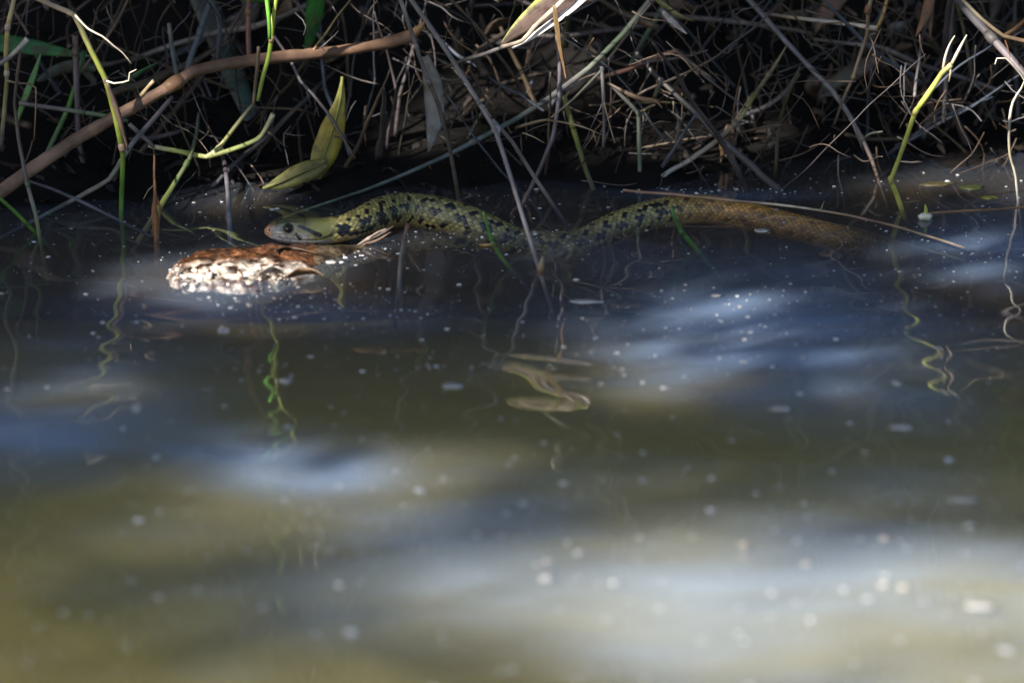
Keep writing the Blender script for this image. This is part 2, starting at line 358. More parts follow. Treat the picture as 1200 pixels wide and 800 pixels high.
# reeds arching out just above the picture: (pixels of their mirror image, depth, radius px, colour)
OVERHANG = [([(688, 505), (735, 560), (728, 610), (712, 695)], .08, 3.2, (.62, .56, .46)), ([(366, 590), (374, 640), (376, 706)], .09, 3.0, (.66, .6, .5)), ([(452, 570), (444, 650), (452, 745)], .1, 3.4, (.2, .36, .1)), ([(118, 600), (128, 680), (146, 745)], .1, 3, (.3, .36, .1)),
            ([(42, 545), (30, 590), (14, 650)], .07, 2.6, (.5, .46, .36)), ([(556, 590), (548, 660), (556, 730)], .11, 2.4, (.22, .3, .1)), ([(905, 560), (916, 620), (900, 690)], .1, 2.8, (.5, .45, .33)), ([(1010, 585), (1035, 640), (1046, 700)], .12, 2.6, (.4, .36, .2)), ([(1125, 545), (1098, 600), (1092, 650)], .1, 2.6, (.55, .5, .38)),
            ([(235, 560), (228, 640), (240, 720)], .1, 2.6, (.25, .34, .1)), ([(505, 520), (520, 590), (500, 650)], .07, 2.0, (.5, .45, .36)), ([(180, 775), (235, 748), (300, 742), (345, 762)], .12, 5, (.16, .34, .08)), ([(800, 520), (812, 570), (795, 640)], .08, 2.2, (.5, .45, .35)), ([(330, 470), (312, 520), (326, 600), (332, 690)], .09, 3.2, (.22, .38, .08)), ([(640, 470), (664, 540), (690, 575)], .08, 2.6, (.55, .5, .44))]
def overhang_pts(q):
    P = []
    for a, b_ in q[0]:
        p = ony(a, b_, q[1]); P.append(Vector((p.x, q[1], -p.z)))
    return P
for q in OVERHANG:
    P = overhang_pts(q)
    for a, b_ in zip(P[:-1], P[1:]):
        for k in range(6): spot(a.lerp(b_, k / 6), .007, .6)
def build_tree():
    root = empty('overhanging_tree', (-3.3, -4.0, 0.04))
    tag(root, 'leafy tree on the near bank whose crown shades the pond', 'tree')
    tp = Vector((-2.0, -2.3, 2.35))
    tube('trunk', [(0, 0, -.15), (.05, .1, .7), (.2, .35, 1.5), (.5, .8, 2.2), (.9, 1.3, 2.75)], [.11, .09, .075, .055, .03], [BROWN, DKB], root, step=.05, sides=10)
    tube('trunk', [(.04, .08, .6), (-.3, -.2, 2.0), (-.8, -.6, 3.6), (-1.4, -1.0, 5.2)], [.085, .07, .05, .025], [BROWN, DKB], root, step=.1, sides=10)
    n1 = SUN.cross(Vector((0, 0, 1))).normalized(); n2 = SUN.cross(n1)
    hc = np.array([(p.dot(n1), p.dot(n2)) for p, r, st in HOLES]); hr = np.array([r for p, r, st in HOLES]); hs = np.array([st for p, r, st in HOLES])
    keep = []; low = []
    for N, y0, y1, z1, t0, t1, ls in ((26000, -.48, .64, .20, 2.7, 3.5, 1.0), (34000, -2.0, -.16, .02, 7.0, 9.0, .7)):
        area = (y1 - y0)
        bx = rng.uniform(-.8, .8, N); by = rng.uniform(y0, y1, N); bz = rng.uniform(0, z1, N); tt = rng.uniform(t0, t1, N)
        for i in range(N):
            dens = 1.0 if by[i] > -.2 else 1.0 - .74 * smooth(-.28, -.66, by[i])
            if rng.random() > dens: continue
            p = Vector((bx[i], by[i], bz[i])) + SUN * tt[i]
            q = np.array((p.dot(n1), p.dot(n2))); d = np.hypot(hc[:, 0] - q[0], hc[:, 1] - q[1])
            m = d < hr + .019 * ls
            if m.any() and rng.random() < hs[m].max(): continue
            keep.append((p, ls))
            if ls == 1.0: low.append(p)
    V = []; F = []; C = []; U = []
    for p, ls in keep:
        z = (SUN + Vector(rng.normal(0, .35, 3))).normalized(); x = z.orthogonal().normalized(); x = Matrix.Rotation(rng.uniform(0, 6.28), 3, z) @ x; y = z.cross(x)
        l = rng.uniform(.022, .034) * ls; h = l * rng.uniform(.45, .6); b = len(V); c = np.array((.06, .12, .03)) * rng.uniform(.6, 1.3)
        for a, s, k in ((-1, 0, 0), (-.2, -1, .15), (-.2, 1, .15), (0.3, 0, 0), (1.1, 0, -.1)):
            V.append(p + x * (a * l) + y * (s * h) + z * (k * h) - root.location); C.append(c); U.append((a, s))
        F += [(b, b + 1, b + 3), (b, b + 3, b + 2), (b + 1, b + 4, b + 3), (b + 3, b + 4, b + 2)]
    cr = mesh_obj('crown', V, F, M_FOLI, root, np.array(C), np.array(U)); cr['kind'] = 'stuff'
    a0 = Vector((.9, 1.3, 2.75)); rl = root.location
    for i in range(9):
        e = low[int(rng.integers(len(low)))] - rl; mid = a0.lerp(e, .5) + Vector((0, 0, .1))
        # keep limbs clear of the sun spots
        ok = True
        for s in (0.15, .3, .45, .6, .75, .9, 1):
            q = (a0.lerp(mid, s * 2) if s < .5 else mid.lerp(e, s * 2 - 1)) + rl; q = np.array((q.dot(n1), q.dot(n2)))
            if np.any(np.hypot(hc[:, 0] - q[0], hc[:, 1] - q[1]) < hr + .02): ok = False
        if ok: tube('branch', [a0, mid, e], [.025, .014, .005], [BROWN, DKB], root, step=.05, sides=6)
build_tree()
# ------------------------------------------------------------------ tall growth on the far bank (seen above only as reflection)
def build_growth():
    V = []; F = []; C = []; U = []
    for i in range(2600):
        x = rng.uniform(-1.6, 1.6); y = rng.uniform(.44, 1.9); z = ground_z(x, y) - .02
        if y < .62 and rng.random() < .5: continue
        h = rng.uniform(.25, .95) * (0.6 + .4 * min(1, (y - .3))); lean = rng.normal(0, .25); ly = rng.normal(-.12, .2); a = rng.uniform(0, 3.14)
        wd = rng.uniform(.003, .011); wv = Vector((math.cos(a), math.sin(a) * .5, 0)) * wd
        c = np.array([(.05, .10, .025), (.10, .13, .03), (.16, .13, .06), (.08, .06, .035)][int(rng.choice(4, p=[.35, .25, .2, .2]))]) * rng.uniform(.7, 1.2)
        b = len(V); n = 6
        for k in range(n + 1):
            t = k / n; p = Vector((x + lean * h * t * t, y + ly * h * t * t, z + h * (t - .25 * t * t * abs(lean) * 2)))
            ww = wv * (1 - t) ** .6
            V += [p - ww, p + Vector((0, .3 * wd, 0)), p + ww]; C += [c] * 3; U += [(0, t), (.5, t), (1, t)]
        for k in range(n):
            q = b + k * 3; F += [(q, q + 1, q + 4, q + 3), (q + 1, q + 2, q + 5, q + 4)]
    for i in range(230):       # pale dry reeds and fresh shoots catching the sun
        x = rng.uniform(-.7, .7); y = rng.uniform(.40, .75); z = ground_z(x, y) - .02; h = rng.uniform(.3, .95); wd = rng.uniform(.0012, .0034); c = np.array([(.5, .44, .32), (.42, .40, .2), (.14, .30, .06), (.55, .5, .42)][int(rng.integers(4))]) * rng.uniform(.7, 1.1)
        b = len(V); n = 5; lx = rng.normal(0, .22); ly = rng.normal(-.25, .2); kx_ = rng.normal(0, .05)
        for k in range(n + 1):
            t = k / n; p = Vector((x + lx * h * t + kx_ * math.sin(3.1 * t), y + ly * h * t, z + h * t)); ww = Vector((wd, 0, 0)) * (1 - .7 * t)
            V += [p - ww, p + Vector((0, -wd, 0)), p + ww]; C += [c] * 3; U += [(0, t), (.5, t), (1, t)]
        for k in range(n):
            q = b + k * 3; F += [(q, q + 1, q + 4, q + 3), (q + 1, q + 2, q + 5, q + 4)]
    for q in OVERHANG:
        P = overhang_pts(q); e = P[-1]; P = P + [e + Vector((rng.normal(0, .02), .12, .06)), Vector((e.x + rng.normal(0, .05), .5, max(.2, e.z * .8))), Vector((e.x + rng.normal(0, .05), .56, .05))]
        v, f, c, u, _, _ = tube_data(P, [q[2] * PX * .6, q[2] * PX, q[2] * PX, q[2] * PX], [q[3]], step=.008, sides=6, ten=.3); b = len(V); V += v; C += [np.minimum(x, .7) for x in c]; U += u; F += [tuple(b + k for k in ff) for ff in f]
    for i in range(1500):      # blades arching over the water, added out of view to shade the bank
        x = rng.uniform(-.9, .9); y0 = rng.uniform(.5, .8); z0 = ground_z(x, y0); zt = rng.uniform(.34, .62); yt = rng.uniform(.02, .42) + (zt - .34) * -.1; xt = x + rng.normal(0, .12)
        wd = rng.uniform(.004, .012); wv = Vector((1, rng.normal(0, .4), rng.normal(0, .3))).normalized() * wd; c = np.array([(.05, .10, .025), (.10, .12, .03), (.12, .09, .05)][int(rng.integers(3))]) * rng.uniform(.6, 1.2)
        b = len(V); p0 = Vector((x, y0, z0)); p1 = Vector(((x + xt) / 2, (y0 + yt) / 2 + .05, zt + .14)); p2 = Vector((xt, yt, zt)); n = 6
        for k in range(n + 1):
            t = k / n; p = p0 * (1 - t) ** 2 + p1 * 2 * t * (1 - t) + p2 * t * t; ww = wv * (1 - t) ** .6
            V += [p - ww, p + Vector((0, 0, -.3 * wd)), p + ww]; C += [c] * 3; U += [(0, t), (.5, t), (1, t)]
        for k in range(n):
            q = b + k * 3; F += [(q, q + 1, q + 4, q + 3), (q + 1, q + 2, q + 5, q + 4)]
    tag(mesh_obj('bank_growth', V, F, M_FOLI, None, np.array(C), np.array(U)), kind='stuff')
build_growth()
def build_sky_screen():  # unseen wood added to block sky light and darken the reflections
    V = []; F = []; C = []; U = []
    for i in range(9000):
        x = rng.uniform(-6, 6); y = rng.uniform(2.2, 5.5); z = .3 + 5.2 * rng.random() ** 1.1; p = Vector((x, y, z)) + Vector((noise.noise(Vector((x, z, 0))), 0, 0)) * .8
        n_ = Vector(rng.normal(0, 1, 3)).normalized(); u = n_.orthogonal().normalized(); v = n_.cross(u); l = rng.uniform(.06, .16); b = len(V)
        c = np.array((.05, .085, .025)) * rng.uniform(.5, 1.3)
        V += [p - u * l, p - v * l * .5, p + u * l, p + v * l * .5]; C += [c] * 4; U += [(0, .5), (.5, 0), (1, .5), (.5, 1)]; F.append((b, b + 1, b + 2, b + 3))
    for i in range(26):
        x = rng.uniform(-6, 6); y = rng.uniform(2.5, 5); v, f, c, u, _, _ = tube_data([Vector((x, y, ground_z(x, y) - .1)), Vector((x + rng.normal(0, .3), y, 2.5)), Vector((x + rng.normal(0, .6), y, 5.5))], [.07, .05, .02], [DKB], step=.4, sides=7)
        b = len(V); V += v; C += c; U += u; F += [tuple(b + q for q in ff) for ff in f]
    tag(mesh_obj('sky_screen_wood', V, F, M_FOLI, None, np.array(C), np.array(U)), kind='stuff')
build_sky_screen()
# ------------------------------------------------------------------ the snake: one continuous skin, every scale in relief
SNAKE = [(308, 271, 9), (330, 271, 9.6), (355, 271, 9.6), (380, 271, 9), (402, 268, 9), (425, 260, 9.5), (450, 250, 9), (480, 247, 7), (520, 253, 5), (560, 266, -.5), (600, 285, -10),
         (640, 290, -12), (680, 287, -11.6), (720, 268, -5.5), (760, 254, -1.6), (800, 246.5, -1), (835, 247, -2.4), (870, 254, -5.4), (900, 260, -7.8), (940, 269, -9.8), (985, 281, -14), (1030, 294, -28), (1070, 300, -45)]
def build_snake():
    P = [onz(a, b, z * MM) for a, b, z in SNAKE]
    pts, _ = spline(P, 0.00035)
    pts = np.array([tuple(p) for p in pts]); d = np.r_[0, np.cumsum(np.linalg.norm(np.diff(pts, axis=0), axis=1))]
    n = int(d[-1] / 0.00042); s = np.linspace(0, d[-1], n)
    c = np.stack([np.interp(s, d, pts[:, i]) for i in range(3)], 1)
    ker = np.ones(25) / 25; cp = np.vstack([np.repeat(c[:1], 12, 0) , c, np.repeat(c[-1:], 12, 0)])
    c2 = np.stack([np.convolve(cp[:, i], ker, 'valid') for i in range(3)], 1); c = c2
    T = np.gradient(c, axis=0); T /= np.linalg.norm(T, axis=1)[:, None]
    Sd = np.cross(T, np.array([0, 0, 1.0])); Sd /= np.linalg.norm(Sd, axis=1)[:, None]; Uv = np.cross(Sd, T)
    NA = 176; ph = np.linspace(-math.pi, math.pi, NA, endpoint=False)
    HL = 0.039
    t = s / HL
    # body radii (mm)
    rb = np.interp(s / MM, [0, 39, 50, 62, 80, 100, 135, 190, 270, 320, 400], [7, 7.4, 7.6, 8.4, 9.6, 10.1, 10.2, 9.4, 8.9, 8.6, 7.4])
    hwid = np.interp(t, [0, .03, .1, .2, .35, .5, .65, .8, .92, 1.05, 1.2], [.6, 2.2, 3.7, 4.8, 6.2, 7.6, 8.6, 8.6, 7.8, 7.3, 7.3])
    hup = np.interp(t, [0, .03, .1, .2, .35, .5, .65, .85, 1.05, 1.2], [.6, 2.6, 4.6, 6.1, 7.7, 8.2, 8.2, 8.0, 7.5, 7.4])
    hlo = np.interp(t, [0, .03, .1, .2, .35, .5, .65, .85, 1.05, 1.2], [.6, 2.2, 3.8, 5.4, 7.0, 8.0, 8.3, 8.0, 7.4, 7.4])
    sm = lambda a: np.convolve(np.pad(a, 8, mode='edge'), np.ones(17) / 17, 'valid')
    mixh = np.clip((t - 1.0) / .2, 0, 1)
    W_ = sm(hwid * (1 - mixh) + rb * mixh); UpR = sm(hup * (1 - mixh) + rb * mixh); LoR = sm(hlo * (1 - mixh) + rb * .96 * mixh)
    W_[0] = UpR[0] = LoR[0] = .25
    A, S_ = np.meshgrid(ph, s); Tt = S_ / HL
    ex = 2 / np.where(Tt < 1.15, 2.35, 2.1)
    sa = np.sign(np.sin(A)) * np.abs(np.sin(A)) ** ex; ca = np.sign(np.cos(A)) * np.abs(np.cos(A)) ** ex
    X1 = sa * W_[:, None]; Z1 = np.where(ca > 0, ca * UpR[:, None], ca * LoR[:, None])
    # --- scales
    deg = np.degrees(A); ab = np.abs(deg)
    pitch = 3.5; rows = 30.0
    sc = (S_ / MM) / pitch; k = (deg / 360 + .5) * rows
    best = np.full(A.shape, 9.0); u0 = np.zeros_like(A); v0 = np.zeros_like(A); I0 = np.zeros_like(A); K0 = np.zeros_like(A)
    kr = np.round(k)
    for dk in (-1, 0, 1):
        kk = kr + dk; offs = 0.5 * np.mod(kk, 2)
        for di in (0, 1):
            ii = np.floor(sc - offs) + di; uu = sc - (ii + offs); vv = k - kk
            dd = np.abs(uu) / .62 + np.abs(vv) / .95 + .12 * (uu / .6) ** 2
            m = dd < best
            best = np.where(m, dd, best); u0 = np.where(m, uu, u0); v0 = np.where(m, vv, v0); I0 = np.where(m, ii, I0); K0 = np.where(m, kk, K0)
    dome = np.clip(1 - best ** 3, 0, 1)
    hgt = dome * (0.42 + .34 * u0) + 0.16 * np.exp(-(v0 / .13) ** 2) * dome
    belly = np.clip((ab - 128) / 6, 0, 1)
    bu = np.mod(sc / 1.6, 1); hgt = hgt * (1 - belly) + belly * (0.35 * bu ** .7)
    onb = np.clip((Tt - .93) / .1, 0, 1)
    # --- head plates: shallow furrows
    gro = np.zeros_like(A)
    def furrow(dist, wd): return np.exp(-(dist / wd) ** 2)
    mouthz = 117 - 10 * Tt
    mouth = furrow(ab - mouthz, 2.4) * (Tt < .86) * (Tt > .02)
    for q in (.08, .17, .27, .37, .47, .57, .67, .77): gro = np.maximum(gro, .5 * furrow(Tt - q - .02 * (ab - 100) / 15, .013) * (ab > 94) * (ab < mouthz) * 1.0)
    for q in (.1, .2, .31, .42, .54, .66): gro = np.maximum(gro, .4 * furrow(Tt - q, .013) * (ab > mouthz) * (ab < 136))
    gro = np.maximum(gro, .5 * furrow(ab - (94 - 4 * Tt), 1.6) * (Tt < .8))
    for q in (.14, .24, .36, .62): gro = np.maximum(gro, .4 * furrow(Tt - q, .013) * (ab < 60))
    gro = np.maximum(gro, .4 * furrow(ab - 27, 1.6) * (Tt > .24) * (Tt < .95)); gro = np.maximum(gro, .4 * furrow(ab, 1.2) * ((Tt < .36) | (Tt > .62)) * (Tt < .95))
    gro *= (1 - onb)
    eyed = np.sqrt(((Tt - .40) * 39 / 3.4) ** 2 + ((ab - 68) / 25) ** 2)
    socket = np.clip(1.15 - eyed, 0, 1) * (1 - onb)
    brow = np.exp(-((Tt - .42) / .16) ** 2 - ((ab - 45) / 9) ** 2) * (1 - onb) * .7
    pit = np.exp(-((Tt - .12) / .018) ** 2 - ((ab - 72) / 7) ** 2)
    dr = hgt * onb * .62 - gro * .34 - mouth * .5 * (1 - onb) - socket * .9 + brow - pit * .7
    rr = np.maximum(np.sqrt(X1 ** 2 + Z1 ** 2), .01); X1 = X1 * (1 + dr / rr); Z1 = Z1 * (1 + dr / rr)
    V = c[:, None, :] + Sd[:, None, :] * (X1 * MM)[..., None] + Uv[:, None, :] * (Z1 * MM)[..., None]
    # --- colours: the animal's own pattern
    col = np.zeros(A.shape + (3,)); hs = np.abs(np.sin(I0 * 12.9898 + K0 * 78.233) * 43758.5453) % 1
    olive = np.array((.25, .23, .09)); rust = np.array((.55, .28, .06)); cream = np.array((.40, .30, .13)); blk = np.array((.006, .007, .012))
    base = olive[None, None] * (0.5 + .75 * hs)[..., None]; yl = (np.clip((hs - .6) / .3, 0, 1) * .5)[..., None]; base = base * (1 - yl) + np.array((.40, .34, .12)) * yl
    fl = np.clip((ab - 96) / 22, 0, 1)[..., None]; base = base * (1 - fl) + cream * .75 * fl
    rt = np.clip((S_ / MM - 262) / 55, 0, 1)[..., None] * .9; base = base * (1 - rt) + rust * (0.7 + .5 * hs)[..., None] * rt
    kc = np.abs(K0 - rows / 2); im = np.mod(I0, 4)
    spot_ = ((kc >= 5) & (kc <= 6) & (im == 0)) | ((kc == 5) & (im == 1)) | ((kc >= 2) & (kc <= 3) & (im == 2)) | ((kc >= 8) & (kc <= 9) & (im == 2)) | ((kc < 1) & (im == 0) & (hs > .3)) | ((kc >= 2) & (kc <= 10) & (hs < .13))
    spot_ = spot_ | ((S_ / MM < 90) & (kc >= 5) & (kc <= 8) & (im <= 1) & (np.mod(I0 // 4, 2) < 2))
    spot_ = spot_ & (hs > .05)
    sp = spot_ * (1 - .6 * rt[..., 0])
    base = base * (1 - sp[..., None]) + blk * sp[..., None]
    rim = np.clip((best - .72) / .28, 0, 1)[..., None]; base = base * (1 - .8 * rim * (1 - belly[..., None]))
    keel = (np.exp(-(v0 / .1) ** 2) * dome * (1 - belly) * .35)[..., None]; base = base * (1 + keel)
    # head
    mot = np.sin(Tt * 61 + ab * .35) * np.sin(Tt * 37 - deg * .21) * np.sin(Tt * 93 + deg * .13); hb = np.array((.085, .088, .042)) * (1 + .55 * mot)[..., None]
    lab = np.clip((ab - 80) / 10, 0, 1)[..., None]; hb = hb * (1 - lab) + np.array((.19, .195, .21)) * (1 + .25 * mot)[..., None] * lab
    gre = (np.clip((ab - 50) / 15, 0, 1) * np.clip((.34 - Tt) / .1, 0, 1) * (1 - lab[..., 0]))[..., None]; hb = hb * (1 - gre) + np.array((.12, .16, .20)) * gre
    ol = (np.clip((Tt - .62) / .12, 0, 1) * np.clip((118 - ab) / 10, 0, 1))[..., None]; hb = hb * (1 - ol) + np.array((.12, .125, .045)) * ol
    sn = np.clip((.20 - Tt - .0006 * (ab - 90)) / .1, 0, 1)[..., None]; hb = hb * (1 - sn) + np.array((.36, .19, .10)) * sn
    hb = hb * (1 - .9 * gro[..., None]) * (1 - .85 * mouth[..., None])
    def seg(t0, a0, t1, a1, wd):
        ax, ay = (Tt - t0) * 39, (ab - a0) * .125; bx_, by_ = (t1 - t0) * 39, (a1 - a0) * .125
        q = np.clip((ax * bx_ + ay * by_) / (bx_ ** 2 + by_ ** 2), 0, 1); return np.hypot(ax - q * bx_, ay - q * by_) < wd
    blkm = seg(.49, 88, .56, 108, .75) | seg(.55, 58, .82, 92, .95) | seg(1.07, 50, .97, 92, .8) | seg(.97, 92, .86, 100, .45)
    hb[blkm] = blk
    hb[pit > .3] = blk
    hb[eyed < .98] = np.array((.03, .03, .03))
    ring = (eyed > .98) & (eyed < 1.22) & (Tt < .9); hb[ring] = np.array((.10, .10, .07))
    hm = np.clip((Tt - .95) / .12, 0, 1)[..., None]; col = hb * (1 - hm) + base * hm
    idx = np.arange(n * NA).reshape(n, NA); r1 = np.roll(idx, -1, axis=1)
    F = np.stack([idx[:-1], idx[1:], r1[1:], r1[:-1]], -1).reshape(-1, 4)
    root = mesh_obj('snake', V.reshape(-1, 3), F, M_SNAKE, None, col.reshape(-1, 3))
    tag(root, 'olive water snake with black spots swimming along the bank, head on the brown chunk', 'snake')
    # eyes
    i = int(np.argmin(np.abs(t - .40)))
    for sgn in (1, -1):
        a = R(67); ctr = c[i] + Sd[i] * sgn * math.sin(a) * (W_[i] - 1.25) * MM + Uv[i] * math.cos(a) * (UpR[i] + .6) * MM
        out = Vector(Sd[i]) * sgn * .97 + Vector(Uv[i]) * .2 - Vector(T[i]) * .12; out.normalize()
        x = out.orthogonal().normalized(); y = out.cross(x); V2 = []; F2 = []; C2 = []
        na, nb = 32, 20
        for q in range(nb + 1):
            th = math.pi * q / nb
            for r_ in range(na):
                f = 2 * math.pi * r_ / na
                V2.append(Vector(ctr) + (out * math.cos(th) + (x * math.cos(f) + y * math.sin(f)) * math.sin(th)) * 3.0 * MM)
                dgr = math.degrees(th); C2.append((.004, .004, .005) if dgr < 38 else ((.22, .15, .03) if dgr < 44 else ((.035, .04, .03) if dgr < 62 else (.01, .01, .012))))
        for q in range(nb):
            for r_ in range(na):
                r2 = (r_ + 1) % na; F2.append((q * na + r_, q * na + r2, (q + 1) * na + r2, (q + 1) * na + r_))
        mesh_obj('eye', V2, F2, M_EYE, root, np.array(C2))
build_snake()
# ------------------------------------------------------------------ brown rotten chunk under the head
def fbm(x, y, z, o=5): return noise.fractal(Vector((x, y, z)), .9, 2.1, o)
def build_clod():
    outline = [(196, 314), (201, 299), (222, 290), (262, 287), (300, 284), (350, 283), (400, 281), (447, 268), (462, 262), (452, 279), (425, 291), (392, 305), (372, 314), (340, 324), (322, 331), (290, 332), (240, 331), (206, 327)]
    # footprint on the water, back edge lifted off the photograph's top outline
    pts = [onz(a, b + (6 if b < 300 else 0)) for a, b in outline]
    cx = sum(p.x for p in pts) / len(pts); cy_ = sum(p.y for p in pts) / len(pts)
    angs = sorted([(math.atan2((p.y - cy_) * 2.2, p.x - cx), p) for p in pts], key=lambda q: q[0])
    aa = [a for a, _ in angs]; rr = [math.hypot((p.y - cy_), p.x - cx) for _, p in angs]
    aa = [aa[-1] - 2 * math.pi] + aa + [aa[0] + 2 * math.pi]; rr = [rr[-1]] + rr + [rr[0]]
    NA, NR = 220, 60; V = []; C = []
    def prof(f): return (1 - f ** 3.2) ** .5 if f < 1 else 0
    for j in range(NR + 1):
        f = j / NR
        for i in range(NA):
            a = -math.pi + 2 * math.pi * i / NA; r = np.interp(a, aa, rr); ang = math.atan2(math.sin(a) / 2.2, math.cos(a))
            x = cx + math.cos(ang) * r * f; y = cy_ + math.sin(ang) * r * f
            left = smooth(cx + .075, cx - .06, x); mx = .0052 * left + .0030 * (1 - left)
            z = -0.006 + (mx + .006) * prof(f) + fbm(x * 70, y * 70, 0) * .0022 * (.4 + left) * (1 - f * .4) + fbm(x * 300, y * 300, 4, 4) * .0008
            front = smooth(cy_ - .012, cy_ - .030, y + .006 * fbm(x * 60, y * 60, 8))
            x += fbm(x * 180, y * 180, 12, 4) * .0016 * f; y += fbm(x * 180, y * 180, 15, 4) * .0016 * f
            V.append((x, y, z))
            k = fbm(x * 130, y * 130, 2); k2 = fbm(x * 60, y * 90, 21)
            brown = np.array((.095, .04, .018)) * (1 + 1.0 * k) if left > .35 else np.array((.075, .055, .035)) * (1 + .8 * k)
            pale = np.array((.58, .50, .43)) * (1 + .8 * k)  # whiter front edge, sun glare put into the colour
            pf = front * smooth(cx + .05, cx + .02, x) * smooth(-.25, .15, k + .12)
            c = np.clip(brown * (1 - pf) + pale * pf, .012, .8)
            if k2 > .12 or fbm(x * 210, y * 210, 31) > .28: c = c * .35
            C.append(c)
    F = []
    for j in range(NR):
        for i in range(NA):
            i2 = (i + 1) % NA; F.append((j * NA + i, (j + 1) * NA + i, (j + 1) * NA + i2, j * NA + i2))
    o = mesh_obj('rotten_wood', V, F, M_CLOD, None, np.array(C))
    tag(o, 'reddish brown rotten wood chunk with a crumbly white sunlit front edge', 'driftwood')
    # crumbs and wet beads crusting the front
    Vc = []; Fc = []; Cc = []
    for q in range(120):
        px = 200 + 140 * rng.random() ** 1.3; py = 322 + rng.normal(0, 6) + (px - 200) * .01
        p = onz(px, py, rng.uniform(.0005, .006)); r = float(np.clip(rng.lognormal(math.log(.0007), .6), .0003, .0026)); b = len(Vc); sq = rng.uniform(.3, 1.0); sx_ = rng.uniform(.8, 1.8)
        for k in range(3):
            th = [0.5, 1.3, 2.3][k]
            for m in range(6):
                f = m * 1.047 + k * .5; rj = r * rng.uniform(.7, 1.25); Vc.append(p + Vector((math.sin(th) * math.cos(f), math.sin(th) * math.sin(f), math.cos(th) * sq)) * rj * (1 if k else sx_))
                Cc.append(np.array([(.8, .74, .66), (.6, .5, .42), (.32, .16, .08)][int(rng.choice(3, p=[.35, .3, .35]))]))
        for k in range(2):
            for m in range(6): Fc.append((b + k * 6 + m, b + k * 6 + (m + 1) % 6, b + k * 6 + 6 + (m + 1) % 6, b + k * 6 + 6 + m)[::-1])
        Fc.append(tuple(b + m for m in range(6))); Fc.append(tuple(b + 12 + m for m in range(5, -1, -1)))
    cr = mesh_obj('crust', Vc, Fc, M_CLOD, o, np.array(Cc)); cr['kind'] = 'stuff'
    for (pp, hw, cc, tw) in (([(336, 324), (350, 319), (366, 319), (380, 323)], [2, 6, 6, 1], [(.16, .08, .035), (.3, .2, .13)], 60), ([(302, 322), (318, 316), (332, 320)], [1, 5, 2], [(.5, .42, .34)], 40), ([(322, 294), (340, 291), (372, 297)], [1, 4, 1], [(.10, .07, .05)], 75)):
        P = [onz(a, b, .0075 if a < 330 else .004) for a, b in pp]
        leaf('flake', None, None, None, None, hw, cc, parent=o, P=P, twist=tw, fold=.15, wav=.5, step=.002)
build_clod()
def chip(name, label, cat, px, py, wpx, hpx, col, z=.001, rot=0, group=None, thick=.0012, mat=None):
    """small irregular floating chip"""
    p = onz(px, py, z); V = []; C = []; F = []; n = 14; sd = random.random() * 90
    for lay, (zz, k) in enumerate(((-thick * .5, .8), (thick * .35, 1.0), (thick * .7, .6))):
        for i in range(n):
            a = 2 * math.pi * i / n; r = (1 + .5 * noise.noise(Vector((sd + math.cos(a) * 1.3, math.sin(a) * 1.3, 0)))) * k
            dx, dy = math.cos(a) * wpx * PX * r, math.sin(a) * hpx * PX / .27 * r
            V.append((dx * math.cos(rot) - dy * math.sin(rot), dx * math.sin(rot) + dy * math.cos(rot), zz + thick * .4 * noise.noise(Vector((sd, dx * 500, dy * 500)))))
            C.append(np.array(col) * random.uniform(.8, 1.2))
    for l in range(2):
        for i in range(n): F.append((l * n + i, l * n + (i + 1) % n, l * n + n + (i + 1) % n, l * n + n + i))
    F.append(tuple(range(2 * n, 3 * n))); F.append(tuple(range(n - 1, -1, -1)))
    o = mesh_obj(name, V, F, mat or M_FLEK, None, np.array(C)); o.location = p
    return tag(o, label, cat, group)
# pale splinter wedged under the neck
spl = leaf('wood_splinter', 'pale split wood splinter wedged under the neck of the snake', 'splinter', [(418, 288), (432, 281), (448, 273), (461, 265)], (-.036, -.03), [.6, 3.2, 2.6, .4], [(.34, .26, .2), (.5, .41, .34), (.2, .13, .09)], twist=30, fold=.4, wav=.9, step=.0015)
for q, (a_, b_) in enumerate((((420, 290), (446, 279)), ((432, 279), (452, 268)), ((428, 287), (458, 272)))):
    leaf('sliver', None, None, [a_, ((a_[0] + b_[0]) / 2, (a_[1] + b_[1]) / 2 + random.uniform(-2, 2)), b_], (-.036 + q * .001, -.031), [.4, random.uniform(1.2, 2.4), .3], [(.3, .2, .14), (.58, .48, .4) if q % 2 else (.2, .12, .08)], parent=spl, twist=random.uniform(-50, 50), fold=.4, wav=.9, step=.0015)
# ------------------------------------------------------------------ the stems one can follow by eye
b = stem('branch', 'thick reddish brown branch slanting across the left of the bank', 'branch', [(-12, 234), (40, 196), (95, 160), (130, 140), (195, 104), (226, 84), (262, 76), (300, 70), (340, 66), (400, 60), (452, 51), (484, 42)], (.02, .13), [9, 9, 9, 8.5, 8, 8, 8, 8, 7.5, 7.5, 8.5], [(.17, .105, .075), (.22, .145, .10), (.19, .115, .08), (.2, .12, .08), (.17, .10, .065), (.24, .14, .08)], nodes=(.46,), ring=(.16, .09, .05), jit=.09,
     kids=[('spur', [(166, 112), (172, 104), (180, 95)], (.045, .04), [3, 2.2, 2.6], [TAN]), ('broken_end', [(478, 44), (489, 36), (498, 25)], (.13, .125), [8, 5, 1.5], [(.34, .19, .08)]), ('spur', [(362, 64), (368, 58), (371, 54)], (.105, .105), [3, 2, .8], [BROWN])])
